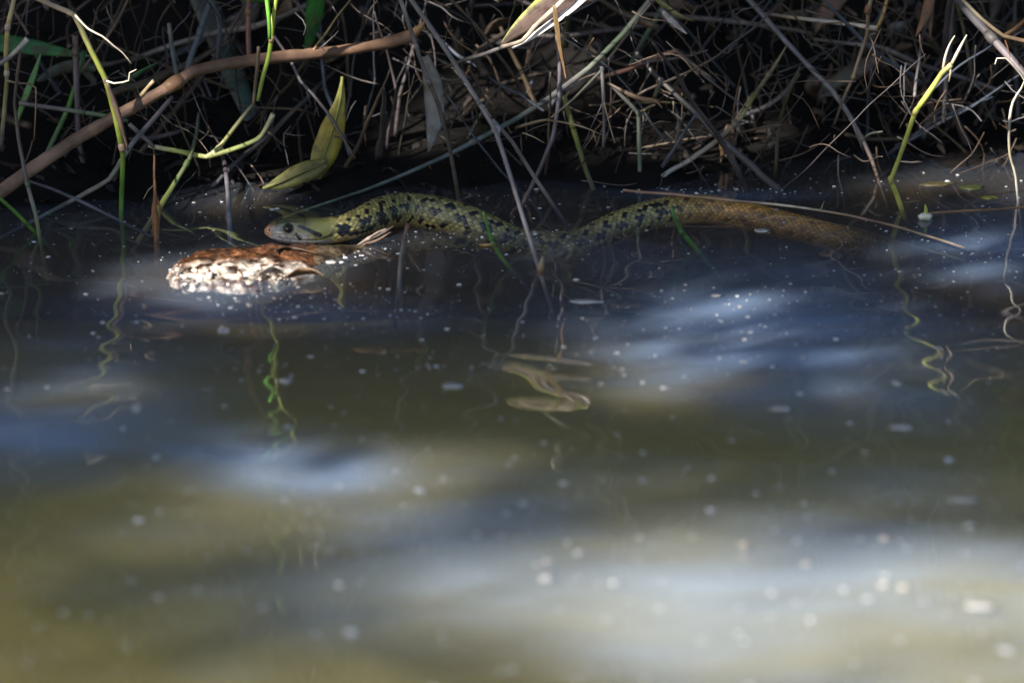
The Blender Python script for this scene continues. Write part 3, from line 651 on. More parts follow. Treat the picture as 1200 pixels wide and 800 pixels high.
stem('dry_reed', 'sunlit stem bent at a joint, white above and yellow green below', 'reed', [(30, -8), (60, 6), (87, 18), (106, 58), (124, 94), (136, 140), (144, 181), (143, 215), (142, 244)], ('-0.02', 'w'), [2.6, 2.8, 3, 3.2, 3.4, 3.6, 3.6, 3.2, 2.8], [WHITE, WHITE, (.5, .45, .2), (.55, .4, .3), YEL, (.25, .3, .05), GREEN, (.2, .28, .07)], nodes=(.25, .48, .76), ring=(.35, .25, .18),
     kids=[('rootlet', [(88, 18), (104, 34), (120, 42), (134, 54), (144, 62), (154, 75)], (.005, .0), [1.2, 1.1, 1, .8, .5], [PALE]), ('rootlet', [(125, 95), (134, 98), (144, 97), (151, 95), (152, 86), (160, 82)], (.02, .015), [1.3, 1, .7, .5], [PALE]), ('leaf_sheath', [(126, 97), (134, 120), (143, 150), (150, 176)], (.022, .03), [1.5, 3.5, 3, 1.2], [(.09, .06, .05)])])
stem('dry_reed', 'grey and white upright stem at the far left with a root at its joint', 'reed', [(18, -8), (13, 14), (9, 32), (7, 62), (8, 94), (5, 130), (1, 175)], (.03, .045), [3.2, 3.2, 3, 2.8, 3, 2.8, 2.6], [OLIVE, PALE, GREY, PALE, (.4, .3, .12), (.3, .3, .12), PURP], nodes=(.2, .52), ring=(.45, .38, .3),
     kids=[('rootlet', [(8, 95), (20, 98), (36, 99), (42, 103), (42, 130), (40, 165)], (.035, .04), [1.2, 1.1, 1, .8, .6], [TAN, BROWN])])
stem('cut_reed', 'short pale grey cut stem end poking in from the left edge', 'reed', [(-8, 80), (10, 68), (22, 57), (32, 46)], (.01, .005), [2.6, 3, 3.2, 3.6], [GREY, (.4, .36, .33)])
stem('dark_reed', 'dark purple brown upright stem with a blunt rusty top', 'reed', [(88, 42), (89, 70), (90, 110), (92, 165), (104, 222)], (.13, .12), [4, 4, 3.8, 3.6, 3], [(.16, .10, .08), PURP, (.10, .075, .09), (.08, .06, .07)], nodes=(.1,))
stem('dark_reed', 'dark twisted stem turning green where it enters the water at left', 'reed', [(24, 60), (20, 90), (17, 120), (22, 165), (32, 216), (42, 252), (46, 275)], (.03, 'w'), [2, 2.2, 2.4, 2.6, 2.6, 2.5], [DKB, DKB, (.1, .08, .07), GREY, (.12, .16, .05), GREEN], nodes=(.72,))
stem('green_reed', 'thin green stem slanting into the water from the left edge', 'reed', [(-10, 224), (15, 246), (42, 273)], (-.02, 'w'), [2.4, 2.4, 2.2], [(.1, .2, .04), GREEN, OLIVE], nodes=(.8,))
stem('grey_reed', 'horizontal grey green stem crossing behind the yellow green stem', 'reed', [(22, 121), (50, 125), (86, 130), (124, 136), (150, 142)], (.09, .09), [3, 3, 3, 3, 2.4], [GREY, PURP, (.13, .18, .09), (.10, .17, .09)], nodes=(.55,))
stem('green_reed', 'dim dark green stem leaning left behind the branch', 'reed', [(98, 60), (92, 88), (80, 126), (62, 165), (38, 212)], (.14, .1), [2.6, 3, 3.2, 3, 2], [(.06, .13, .06), GREEN, (.1, .16, .07), (.10, .10, .07)])
leaf('grass_blade', 'narrow green blade standing at the far left behind the rootlets', 'grass blade', [(48, 62), (40, 86), (30, 112), (18, 146)], (.1, .09), [1, 4, 4, 2], [(.06, .18, .06), GREEN], twist=20)
leaf('grass_blade', 'broad green blade reaching in from the left edge', 'grass blade', [(-15, 49), (15, 52), (50, 57), (85, 63), (108, 66)], (.14, .15), [11, 11, 9, 5, .6], [(.035, .15, .05), (.05, .17, .05)], twist=-15, fold=.12)
leaf('grass_blade', 'short green blade tip beside the thin joint rootlets', 'grass blade', [(134, 112), (150, 96), (166, 84), (184, 74)], (.12, .1), [2, 3.5, 2.5, .5], [(.05, .14, .05), (.05, .17, .07)], twist=30)
leaf('dead_leaf', 'dull grey green blade lying behind the broad green blade', 'leaf', [(40, 98), (62, 86), (88, 78), (112, 82)], (.19, .2), [1, 8, 8, 3], [(.08, .10, .08)], twist=20)
leaf('grass_blade', 'toothed bright green blade hanging beside the brown branch', 'grass blade', [(371, -10), (367, 20), (362, 50), (357, 76)], (.17, .18), [12, 11, 6, .8], [(.03, .16, .03), (.025, .13, .03)], twist=15, fold=.2, wav=.2)
leaf('grass_blade', 'green blade lying flat along the top edge', 'grass blade', [(285, 2), (310, 1), (335, -3)], (.16, .17), [2, 4, 3], [GREEN], twist=30)
leaf('dead_leaf', 'wide dark grey green blade hanging behind the thick branch', 'leaf', [(235, -10), (258, 45), (280, 100), (294, 135), (302, 165)], (.22, .19), [16, 17, 15, 12, 8], [(.055, .055, .05), (.06, .06, .055), (.04, .09, .06), (.08, .075, .11)], twist=-25, fold=.15)
stem('green_reed', 'forked bright green stem with a brown dry half', 'reed', [(325, -8), (320, 22), (318, 46), (315, 66), (308, 90), (302, 118)], (.07, .085), [3, 3, 2.8, 2.5, 3, 2.6], [(.30, .20, .10), (.32, .22, .12), (.28, .2, .1), YEL, (.3, .42, .06), (.3, .4, .1)], nodes=(.42,),
     kids=[('side_shoot', [(312, -8), (315, 20), (316, 46)], (.068, .07), [2.8, 2.5, 2], [(.12, .32, .04)]), ('leaf_sheath', [(303, 55), (302, 75), (299, 100), (297, 122)], (.075, .085), [2, 2.4, 2, 1.6], [(.12, .09, .07), TAN])])
stem('dry_reed', 'kinked dark olive stem whose left arm is pale yellow green', 'reed', [(174, 170), (180, 172), (212, 178), (242, 184), (256, 174), (276, 148), (297, 122)], (.095, .085), [3, 3.2, 3.2, 3.2, 2.6, 2.8, 2.4], [PALE, (.45, .48, .16), YEL, (.5, .48, .25), OLIVE, (.12, .12, .07), (.14, .13, .10)], nodes=(.32, .55),
     kids=[('side_shoot', [(244, 184), (276, 174), (302, 163), (312, 150), (320, 134)], (.09, .075), [2.8, 3, 3, 2.8, 3], [OLIVE, (.16, .2, .06), (.4, .38, .25)])])
stem('blue_grey_reed', 'bluish grey stem slanting into the water under the branch', 'reed', [(202, 114), (178, 142), (155, 168), (128, 210), (90, 232), (48, 254)], (.1, 'w'), [3, 3.4, 3, 3, 2.4, 2], [PURP, (.16, .15, .17), (.38, .35, .25), (.10, .12, .13), (.08, .09, .13)], nodes=(.45,))
stem('blue_grey_reed', 'thin bluish stem crossing low above the water at left', 'reed', [(33, 212), (60, 221), (95, 236), (129, 253)], (.06, 'w'), [2, 2.4, 2.2, 1.6], [(.09, .10, .12), (.1, .1, .14)])
stem('grey_reed', 'pale grey stub crossing the kinked stem', 'reed', [(152, 146), (164, 157), (180, 172)], (.08, .09), [2.8, 2.8, 2.6], [(.35, .33, .32), GREY])
stem('dark_reed', 'dark stem running right from the pale stub', 'reed', [(152, 163), (180, 162), (210, 154), (228, 146)], (.1, .13), [2.2, 3, 3, 2], [DKB, PURP, DKB])
stem('rusty_root', 'thin hanging root with a reddish fibre clump at the water', 'root', [(180, 172), (181, 205), (182, 240), (183, 275)], (.07, 'w'), [1.2, 1.8, 3.4, 4], [DKB, BROWN, (.26, .12, .05), (.24, .11, .05)], wob=.0008,
     kids=[('rootlet', [(183, 226), (179, 244), (180, 262), (178, 276)], (.03, .01), [1.4, 1.6, 1.2], [(.3, .14, .06)]), ('rootlet', [(183, 230), (187, 246), (185, 262), (186, 278)], (.03, .008), [1.2, 1.6, 1], [(.26, .12, .05)]), ('rootlet', [(181, 216), (174, 222), (168, 233)], (.04, .03), [.8, .6, .4], [TAN])])
stem('green_reed', 'green stem with a pale foot standing behind the brown chunk', 'reed', [(233, 132), (230, 158), (222, 186), (204, 216), (187, 243)], (.11, 'w'), [1.8, 2.6, 3.2, 3.8, 3.6], [(.07, .09, .07), (.12, .13, .09), (.15, .2, .07), YEL, (.5, .5, .26)], nodes=(.5,))
stem('blue_grey_reed', 'wet dark stem shining white where it meets the water', 'reed', [(255, 165), (263, 190), (267, 222), (269, 262)], (.14, 'w'), [2.6, 3, 3.4, 3.4], [DKB, (.08, .07, .08), (.2, .2, .22), (.3, .3, .32)])
stem('blue_grey_reed', 'smooth bluish stem slanting down from the top edge to the branch', 'reed', [(252, -10), (240, 20), (232, 46), (224, 66), (217, 90)], (.15, .13), [4, 4.2, 4.2, 4, 4], [(.10, .11, .13), (.09, .115, .12), (.1, .12, .14)], nodes=(.45,))
stem('dark_reed', 'short bluish stub standing left of the sloping blue stem', 'reed', [(198, 28), (201, 52), (207, 88)], (.14, .12), [2.8, 3.2, 3.2], [(.2, .16, .12), BLUG, (.08, .09, .1)])
stem('red_reed', 'reddish brown upright stem with a frayed joint at the top', 'reed', [(292, -8), (291, 14), (291, 40), (292, 70)], (.15, .14), [3.4, 4, 3.4, 3.4], [(.26, .15, .09), (.28, .17, .1), RED, (.2, .11, .08)], nodes=(.28,))
stem('pale_reed', 'long pale stem crossing the top behind the forked green stem', 'reed', [(150, 72), (205, 52), (255, 38), (296, 32), (330, 20), (360, 6)], (.2, .2), [3.4, 3.6, 3.6, 4, 3.6, 3.4], [(.14, .13, .10), GREY, (.25, .2, .15), GREY], nodes=(.7,))
stem('red_reed', 'reddish root lying low behind the yellow leaf', 'root', [(298, 168), (330, 160), (370, 152), (405, 144), (442, 136)], (.19, .2), [3.4, 3.6, 3.4, 3, 2.4], [RED, RED, (.15, .10, .085), DKB])
stem('dark_reed', 'thin dark stem crossing in front of the yellow leaf', 'reed', [(318, 38), (340, 70), (352, 95), (366, 110), (382, 130), (400, 158), (416, 186)], (.12, .08), [1.8, 2, 2, 2, 2, 1.8], [PURP, GREY, PURP, DKB], nodes=(.45,))
leaf('yellow_leaf', 'yellow green pointed leaf standing with its foot in the water', 'leaf', [(401, 90), (399, 116), (391, 148), (381, 178), (368, 208)], (.10, .085), [.8, 7, 15, 16, 8], [(.24, .22, .04), (.26, .24, .035), (.36, .26, .03), (.26, .23, .03), (.12, .12, .03)], twist=-12, fold=.10, step=.003, rib=(.2, .2, .05))
leaf('yellow_leaf', 'olive leaf folded flat along the waterline below the pointed leaf', 'leaf', [(308, 221), (328, 214), (350, 204), (370, 196), (382, 190)], (.075, .085), [1, 8, 12, 12, 6], [(.10, .11, .035), (.13, .13, .035), (.14, .13, .03)], twist=-8, fold=.12, step=.003, rib=(.15, .15, .04))
stem('grey_reed', 'dark grey stem hanging from the top edge in front of the grey leaf', 'reed', [(466, -10), (478, 25), (490, 62), (500, 90), (512, 118), (524, 160), (531, 195), (537, 232)], (.06, 'w'), [2.6, 3, 3, 2.8, 2.8, 2.6, 2.4], [(.22, .2, .2), GREY, (.25, .23, .22), GREY, (.08, .07, .06), (.1, .09, .07), DKB], nodes=(.28, .45))
stem('grey_reed', 'long grey stem with a joint, standing in the open water ahead of the snake', 'reed', [(476, -8), (506, 34), (530, 70), (556, 112), (580, 152), (596, 200), (614, 258), (632, 316)], ('+0.06', 'w'), [2.2, 2.5, 2.9, 2.9, 2.9, 2.7, 2.7, 2.5], [PURP, (.12, .11, .11), (.14, .13, .13), GREY, (.25, .23, .23), (.19, .175, .19), (.25, .23, .24), (.24, .2, .16)], nodes=(.42,),
     kids=[('foot_sheath', [(633, 322), (634, 312), (636, 301)], (-.088, -.088), [3.6, 4, 1], [BROWN, TAN]), ('sheath', [(576, 146), (582, 152), (584, 160)], (-.028, -.03), [2, 6, 1.5], [(.38, .35, .36)])])
stem('grey_reed', 'grey side stem forking right from the long jointed stem', 'reed', [(577, 140), (600, 166), (624, 204), (648, 240)], (.05, 'w'), [2.4, 2.6, 2.6, 2.2], [GREY, GREY, (.2, .18, .2)])
leaf('grey_leaf', 'torn bluish grey leaf hanging down above the snake', 'leaf', [(498, 66), (506, 95), (509, 122), (509, 146), (502, 178)], (.1, .09), [5, 11, 12, 10, 1], [(.14, .13, .11), (.15, .145, .13), (.16, .17, .18), (.13, .16, .16)], twist=10, fold=.1)
stem('blue_green_reed', 'long tapering blue green stem rising from the water to the top edge', 'reed', [(370, 242), (400, 232), (430, 222), (475, 204), (520, 184), (548, 170), (576, 155), (604, 140), (640, 118), (690, 80), (730, 40), (768, -8)], ('w', .15), [1, 1.8, 2.4, 3, 3.4, 3.6, 3.4, 3.6, 3.6, 3.4, 3.4, 3.2], [OLIVE, (.11, .14, .1), (.10, .13, .13), (.10, .12, .12), BLUG, (.16, .15, .14), (.12, .17, .10), (.22, .19, .18), GREY, (.2, .19, .19), GREY], nodes=(.42, .66))
# big brown leaf at the top
lf = leaf('brown_leaf', 'broad grey brown leaf with a sunlit white underside at the top edge', 'leaf', [(588, 52), (606, 36), (630, 18), (656, 2), (690, -14)], (.07, .09), [2, 10, 16, 18, 18], [(.17, .12, .09), (.14, .095, .085), (.15, .10, .09)], edge=(.30, .33, .05), twist=12, fold=.1, step=.003)
leaf('underside', 'white sunlit underside', None, [(600, 57), (616, 48), (645, 28), (670, 10), (688, -6)], (.065, .08), [1, 4, 5, 5, 5], [(.75, .70, .68)], parent=lf, twist=-40, fold=.05, step=.003)
tube('midrib', resolve([(588, 55), (612, 48), (626, 32), (650, 10), (668, -8)], (.06, .075)), [.0012, .0014, .0016, .0014], [(.4, .32, .24)], lf, step=.004)
leaf('dead_leaf', 'narrow rusty shred hanging beside the broad brown leaf', 'leaf', [(649, 6), (652, 30), (656, 58), (660, 76), (663, 92)], (.065, .07), [2, 3.4, 2.6, 1.6, .5], [(.16, .11, .05), (.2, .13, .06), (.36, .2, .10)], edge=(.4, .24, .12), twist=30)
stem('dry_reed', 'grey stem running left from the tip of the broad brown leaf', 'reed', [(520, 80), (545, 70), (566, 64), (590, 55)], (.1, .062), [2.4, 2.8, 2.6, 2.4], [DKB, GREY, (.3, .27, .26)])
stem('blue_grey_reed', 'bluish upright stem below the hanging rusty shred', 'reed', [(653, 40), (656, 80), (655, 118), (648, 160), (634, 195), (619, 226)], (.1, 'w'), [2.6, 2.8, 2.8, 2.6, 2.4], [PURP, (.12, .115, .14), PURP, (.11, .10, .13)])
stem('olive_reed', 'thick olive grey stem leaning into the dark water at centre', 'reed', [(661, 112), (668, 138), (678, 172), (686, 198), (694, 218)], (.1, 'w'), [3.4, 3.6, 3.2, 2.8, 2.2], [OLIVE, (.17, .19, .05), (.13, .14, .08), GREY], nodes=(.35,))
stem('twig', 'thin brown twig with fine roots reaching right at centre', 'twig', [(604, 150), (640, 141), (672, 145), (695, 153), (699, 166)], (.09, .07), [2, 2, 1.4, 1.2, .6], [DKB, (.16, .12, .07), TAN, TAN], wob=.0006, kids=[('rootlet', [(612, 156), (625, 160), (638, 167)], (.085, .08), [.9, .7, .4], [TAN]), ('rootlet', [(698, 154), (692, 164), (684, 174)], (.07, .06), [.6, .5, .3], [TAN])])
stem('twig', 'thin straight tan twig slanting up right of the rusty shred', 'twig', [(646, 138), (672, 116), (707, 80)], (.06, .06), [1.3, 1.5, 1.6], [TAN, (.3, .25, .16), PALE])
stem('dark_reed', 'grey stem hanging straight down beside the tan twig', 'reed', [(705, 78), (707, 110), (708, 140), (707, 173)], (.08, .07), [2.4, 2.4, 2.2, 2], [GREY, PURP, (.14, .13, .13)], kids=[('rootlet', [(708, 120), (714, 145), (721, 168)], (.075, .065), [.9, .8, .7], [TAN])])
stem('grey_green_reed', 'upright grey green stem with a forked top standing behind the tail', 'reed', [(713, 97), (730, 114), (748, 133), (749, 165), (750, 214)], (.1, 'w'), [2.2, 2.6, 2.8, 2.6, 2.2], [GREY, (.16, .17, .15), (.13, .17, .12), (.12, .17, .13), (.09, .11, .14)], nodes=(.4,),
     kids=[('side_shoot', [(749, 133), (760, 126), (767, 123)], (.11, .09), [2, 1.8, 1.4], [TAN]), ('side_shoot', [(766, 116), (771, 104), (776, 92)], (.09, .088), [2.6, 2.6, 2.6], [OLIVE, GREY]), ('leaf_sheath', [(714, 98), (732, 108), (752, 116), (768, 118), (776, 127)], (.098, .08), [1, 2.6, 3.2, 2.6, .8], [(.2, .15, .10), BROWN])])
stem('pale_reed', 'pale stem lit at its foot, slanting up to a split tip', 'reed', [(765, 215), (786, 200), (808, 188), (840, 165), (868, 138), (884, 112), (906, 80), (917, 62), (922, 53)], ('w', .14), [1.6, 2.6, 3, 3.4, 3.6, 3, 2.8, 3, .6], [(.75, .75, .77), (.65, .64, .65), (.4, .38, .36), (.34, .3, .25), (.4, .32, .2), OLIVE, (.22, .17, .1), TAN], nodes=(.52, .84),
     kids=[('side_shoot', [(868, 136), (896, 126), (920, 108), (936, 86)], (.16, .18), [3, 2.8, 2.8, 2.6], [GREY, (.16, .14, .12)])])
stem('red_reed', 'pinkish bent stem crossing the dark hollow right of centre', 'reed', [(700, 92), (735, 82), (768, 68), (792, 60), (812, 76), (838, 96)], (.17, .18), [3, 3, 2.8, 2.8, 2.4, 2], [(.17, .13, .10), RED, (.22, .12, .09), (.2, .13, .09), GREY], nodes=(.6,))
stem('olive_reed', 'olive stem slanting to the top edge above the pinkish stem', 'reed', [(738, 78), (752, 50), (768, 24), (786, -10)], (.19, .19), [3, 3.4, 3.4, 3.2], [(.07, .12, .08), (.11, .13, .08), OLIVE])
leaf('dead_leaf', 'curled olive leaf with a bluish edge at the top right of centre', 'leaf', [(764, -4), (782, 10), (798, 20), (813, 25)], (.13, .12), [2, 4, 3, .6], [OLIVE, (.16, .13, .06)], twist=35)
leaf('dead_leaf', 'small bluish grey leaf pointing down right below the olive leaf', 'leaf', [(774, 10), (786, 24), (805, 40)], (.125, .12), [2, 4.5, .6], [(.15, .145, .17)], twist=10)
stem('grey_reed', 'horizontal grey stem along the top right of centre', 'reed', [(740, 16), (800, 20), (845, 24), (880, 28), (935, 36), (952, 40)], (.21, .22), [3, 3.2, 3.4, 3.2, 3, 2.4], [(.13, .12, .1), GREY, (.16, .14, .12), (.13, .11, .1)])
stem('pale_reed', 'straight horizontal stem with a white end near the top right', 'reed', [(896, 16), (930, 21), (965, 25), (1000, 29), (1028, 33)], (.16, .15), [2, 2.4, 2.6, 2.6, 2.8], [GREY, TAN, (.4, .36, .32), WHITE, PALE], kids=[('side_shoot', [(1028, 33), (1034, 20), (1041, -6)], (.15, .15), [2.2, 2, 1.8], [(.34, .22, .08)])])
stem('twig', 'knobbly tan twig hanging down from the top edge right of centre', 'twig', [(1024, -8), (1017, 12), (1016, 40), (1008, 66), (1000, 90), (988, 116), (978, 146)], (.1, .12), [3.6, 3, 2.6, 2.6, 2.4, 2.2, 1.6], [BROWN, TAN, (.25, .18, .1), (.3, .23, .15), (.26, .2, .14), (.14, .11, .09)], nodes=(.15, .62), wob=.0006)
stem('grey_reed', 'long straight grey stem running diagonally into the water at right', 'reed', [(872, -6), (894, 18), (920, 48), (950, 80), (975, 106), (992, 130), (1010, 162), (1022, 188), (1030, 212)], (.16, 'w'), [3.4, 3.6, 3.6, 3.6, 3.6, 3.4, 3.2, 2.6, 2.2], [OLIVE, (.13, .12, .10), (.14, .13, .12), (.16, .17, .16), (.13, .125, .13), (.2, .19, .2), (.24, .22, .22), DKB, BLACK], nodes=(.82,), kids=[('rootlet', [(1012, 161), (1020, 156), (1034, 154)], (.14, .13), [1, .9, .6], [PALE])])
stem('yellow_reed', 'sunlit yellow stem with a forked tip standing in the water at right', 'reed', [(1115, 76), (1104, 86), (1090, 107), (1073, 131), (1062, 162), (1052, 190), (1044, 211), (1050, 226), (1057, 246)], ('-0.035', 'w'), [3.4, 3.6, 3.4, 3.2, 3, 3, 3.4, 2.4, 2], [(.55, .5, .2), (.5, .52, .12), (.42, .48, .08), YEL, (.5, .5, .12), (.45, .48, .1), (.5, .46, .12), BLACK, BLACK], nodes=(.34, .79), ring=(.4, .36, .1),
     kids=[('side_shoot', [(1114, 78), (1122, 62), (1133, 41)], (.028, .022), [2, 2.2, .7], [(.32, .18, .1), WHITE, PALE]), ('side_shoot', [(1105, 84), (1108, 66), (1113, 52), (1119, 42)], (.03, .024), [2, 1.6, 1.2, .6], [TAN, WHITE, PALE]), ('leaf_sheath', [(1114, 76), (1114, 86), (1112, 96)], (.028, .026), [1, 1.4, .6], [TAN])])
stem('white_root', 'white curling root at the right edge hanging into the water', 'root', [(1166, 75), (1168, 68), (1178, 68), (1190, 80), (1201, 95), (1197, 104), (1187, 120), (1183, 146), (1183, 180), (1190, 204), (1193, 234)], ('-0.03', 'w'), [.8, 1, 1.2, 1.6, 2, 1.8, 1.6, 1.5, 1.4, 1.3, 1.2], [WHITE, PALE, WHITE, WHITE, (.6, .5, .3), WHITE, PALE, PALE], wob=.0004)
stem('grey_reed', 'thick grey stem slanting down to the right edge', 'reed', [(1116, -8), (1140, 20), (1162, 44), (1184, 68), (1208, 96)], (.12, .07), [6, 6, 6, 5.6, 5], [GREY, (.15, .14, .15), PURP], nodes=(.5,))
stem('olive_reed', 'thin olive stem crossing the thick grey stem at the top right', 'reed', [(1122, -6), (1150, 22), (1176, 42), (1210, 50)], (.1, .06), [2.6, 2.8, 2.4, 2.6], [OLIVE, (.2, .18, .12), (.28, .17, .09)], kids=[('side_shoot', [(1176, 43), (1192, 32), (1208, 18)], (.08, .07), [2.4, 2.6, 2.6], [BROWN]), ('rootlet', [(1178, 46), (1182, 58), (1184, 68)], (.08, .07), [1, .8, .5], [BROWN])])
stem('olive_reed', 'slim olive brown stem zigzagging down behind the yellow stem', 'reed', [(1120, 0), (1129, 34), (1134, 62), (1140, 97), (1128, 120), (1116, 150)], (.17, .19), [2, 2, 2, 2.2, 2.2, 2], [OLIVE, (.16, .14, .08), (.13, .11, .08), DKB], nodes=(.62,), kids=[('side_shoot', [(1140, 97), (1148, 104), (1155, 112)], (.18, .17), [1.4, 1.2, .8], [GREY])])
leaf('dead_leaf', 'split rusty brown leaf hanging from the top edge at right', 'leaf', [(1090, -8), (1086, 12), (1080, 28), (1073, 43)], (.14, .13), [6, 7, 4, .8], [(.2, .10, .05), (.26, .13, .07)], twist=20, fold=.3)
leaf('dead_leaf', 'narrow rusty strip beside the split brown leaf', 'leaf', [(1094, -8), (1092, 15), (1090, 45)], (.145, .14), [3, 3, .8], [(.2, .10, .05), (.24, .12, .06)], twist=-20)
leaf('dead_leaf', 'broad dull grey leaf lying slanted behind the knobbly twig', 'leaf', [(964, 104), (984, 92), (1010, 78), (1036, 60)], (.2, .2), [5, 11, 10, 2], [(.07, .11, .07), (.085, .07, .06), (.10, .075, .06)], twist=-20)
leaf('dead_leaf', 'brown rusty blade hanging at the top right of centre', 'leaf', [(984, -10), (968, 15), (955, 40)], (.2, .19), [13, 11, 1], [(.13, .07, .04), (.15, .08, .05)], twist=15, wav=.3)
stem('grey_reed', 'bent grey stem behind the broad dull leaf', 'reed', [(952, 46), (985, 50), (1020, 54), (1036, 56), (1056, 84), (1078, 118)], (.19, .18), [2, 2.2, 2.6, 2.6, 2.4, 2], [(.14, .12, .1), GREY, (.14, .12, .09), DKB], nodes=(.45,), kids=[('side_shoot', [(1038, 57), (1080, 76), (1130, 92), (1170, 106)], (.18, .2), [2.4, 2.8, 2.8, 2.4], [GREY, PURP])])
st_ = leaf('brown_stump', 'ragged brown stump of a cut reed hanging over the dark water', 'stump', [(853, 146), (851, 160), (850, 174), (852, 184)], (.15, .15), [2, 6, 6, 4], [(.16, .09, .05), (.18, .11, .06), (.12, .07, .04)], twist=10, fold=.4, wav=.6)
leaf('strip', None, None, [(846, 152), (845, 168), (846, 180), (844, 191)], (.149, .15), [1, 3, 2.6, .6], [(.12, .075, .045), (.2, .12, .06)], parent=st_, twist=30, wav=.5)
leaf('strip', None, None, [(859, 149), (859, 166), (858, 180), (860, 189)], (.151, .15), [1, 3, 2.6, .8], [(.10, .06, .04), (.15, .09, .05)], parent=st_, twist=-30, wav=.5)
stem('fallen_branch', 'dark branch lying low on the bank at right', 'branch', [(1058, 172), (1090, 152), (1120, 135), (1168, 120)], (.24, .3), [5, 6, 7, 8], [(.09, .085, .04), DKB, (.09, .06, .045)], jit=.1)
stem('twig', 'long thin pinkish twig floating across the tail of the snake', 'twig', [(730, 223), (760, 226), (800, 229), (850, 234), (910, 240), (960, 246), (1000, 253), (1045, 264), (1090, 277), (1132, 291)], tuple(onz(a, b_, .009 if a < 900 else .004).y for a, b_ in [(730, 223), (760, 226), (800, 229), (850, 234), (910, 240), (960, 246), (1000, 253), (1045, 264), (1090, 277), (1132, 291)]), [1.6, 2, 2, 1.8, 1.6, 1.6, 1.6, 1.5, 1.4, 1], [(.42, .24, .17), (.4, .24, .17), (.3, .2, .12), (.42, .3, .22), PALE, TAN, (.2, .13, .1), (.34, .24, .16), TAN, (.45, .36, .28)], wob=.0004,
     kids=[('rootlet', [(968, 244), (975, 249), (984, 246), (990, 251)], (.048, .03), [1.6, 2.4, 2.4, 1], [BLACK]), ('side_shoot', [(962, 246), (964, 240), (966, 236)], (.044, .05), [1, .8, .5], [TAN])])
stem('grey_reed', 'thin grey stem standing in the water just ahead of the hump', 'reed', [(478, 262), (474, 280), (470, 302), (468, 325)], ('-0.0', 'w'), [2.6, 2.8, 3, 2.4], [(.2, .11, .06), (.2, .18, .17), GREY, (.25, .24, .23), DKB])
stem('green_stub', 'bright green stub beside the point where the snake dips under', 'stem', [(566, 248), (571, 264), (578, 286), (588, 302), (598, 314)], ('-0.01', 'w'), [.8, 2.2, 2.6, 2, 1.6], [(.09, .26, .06), (.1, .24, .05), (.12, .17, .06), GREY, DKB], nodes=(.55,))
stem('green_stub', 'curved green stub poking up before the raised tail coil', 'stem', [(787, 243), (791, 256), (799, 272), (815, 291)], ('-0.01', 'w'), [1.8, 3.2, 3, 2.4], [(.08, .2, .05), (.08, .2, .05), (.1, .17, .07), (.16, .2, .12)], nodes=(.5,))
stem('brown_root', 'brown root lying just under the water at the right edge', 'root', [(1085, 250), (1130, 247), (1170, 245), (1215, 241)], tuple(onz(a, q, .0005).y for a, q in [(1085, 250), (1130, 247), (1170, 245), (1215, 241)]), [1, 1.4, 1.4, 1.2], [(.3, .17, .08)])
# floating bits one can single out
fl = chip('floating_flower', 'small white torn flower floating near the yellow stem', 'flower', 1084, 254, 8, 2.2, (.78, .76, .6), .001, thick=.003)
o, _ = tube('flower_tip', [(0, 0, .001), (.0005, 0, .004), (0, 0, .0075)], [.0012, .0011, .0003], [(.5, .55, .1)], fl, step=.001)
chip('floating_leaf', 'yellow green leaf pad floating at the far right', 'leaf', 1160, 232, 11, 2.2, (.20, .19, .05), 0, mat=M_LEAF)
chip('floating_leaf', 'larger dim leaf pad floating by the foot of the yellow stem', 'leaf', 1100, 216, 22, 3, (.10, .085, .04), 0, mat=M_LEAF)
chip('floating_leaf', 'dim green leaf pad behind the floating yellow pad', 'leaf', 1140, 220, 16, 3, (.08, .10, .035), 0, mat=M_LEAF)
chip('floating_chip', 'tiny orange chip floating before the green stub', 'chip', 569, 287, 8, 1.1, (.42, .24, .08), .0006, mat=M_CLOD)
for lab, px, py, a, bb in (('white flake floating left of the brown chunk shadow', 262, 387, 7, 4), ('long white flake floating right of the long grey stem', 686, 353, 20, 2.4), ('pale flake floating by the left blue patch', 160, 476, 6, 5), ('white flake floating near the lower right corner', 1150, 709, 17, 3),
                           ('small white flake in front of the bright blue patch', 1050, 448, 5, 3.5), ('pale pair of flakes floating below the tail', 893, 270, 9, 2.5), ('pinkish flake floating in the lower middle', 640, 676, 7, 3.5), ('pale oblong flake in the olive water at right', 1056, 500, 14, 3), ('white oblong flake at lower right over olive water', 1130, 585, 20, 2), ('bluish white flake below the neck of the snake', 388, 307, 6, 2.2), ('white flake floating in front of the head', 334, 446, 8, 3),
                           ('oblong pale flake in the middle of the pond', 530, 452, 13, 3), ('pale grey oblong flake right of the middle', 915, 478, 13, 3), ('small white flake left of the bright blue patch', 840, 346, 6, 2)):
    chip('floating_flake', lab, 'flake', px, py, a, bb, (.62, .6, .58), .0004, thick=.0004, rot=random.uniform(-.1, .1))
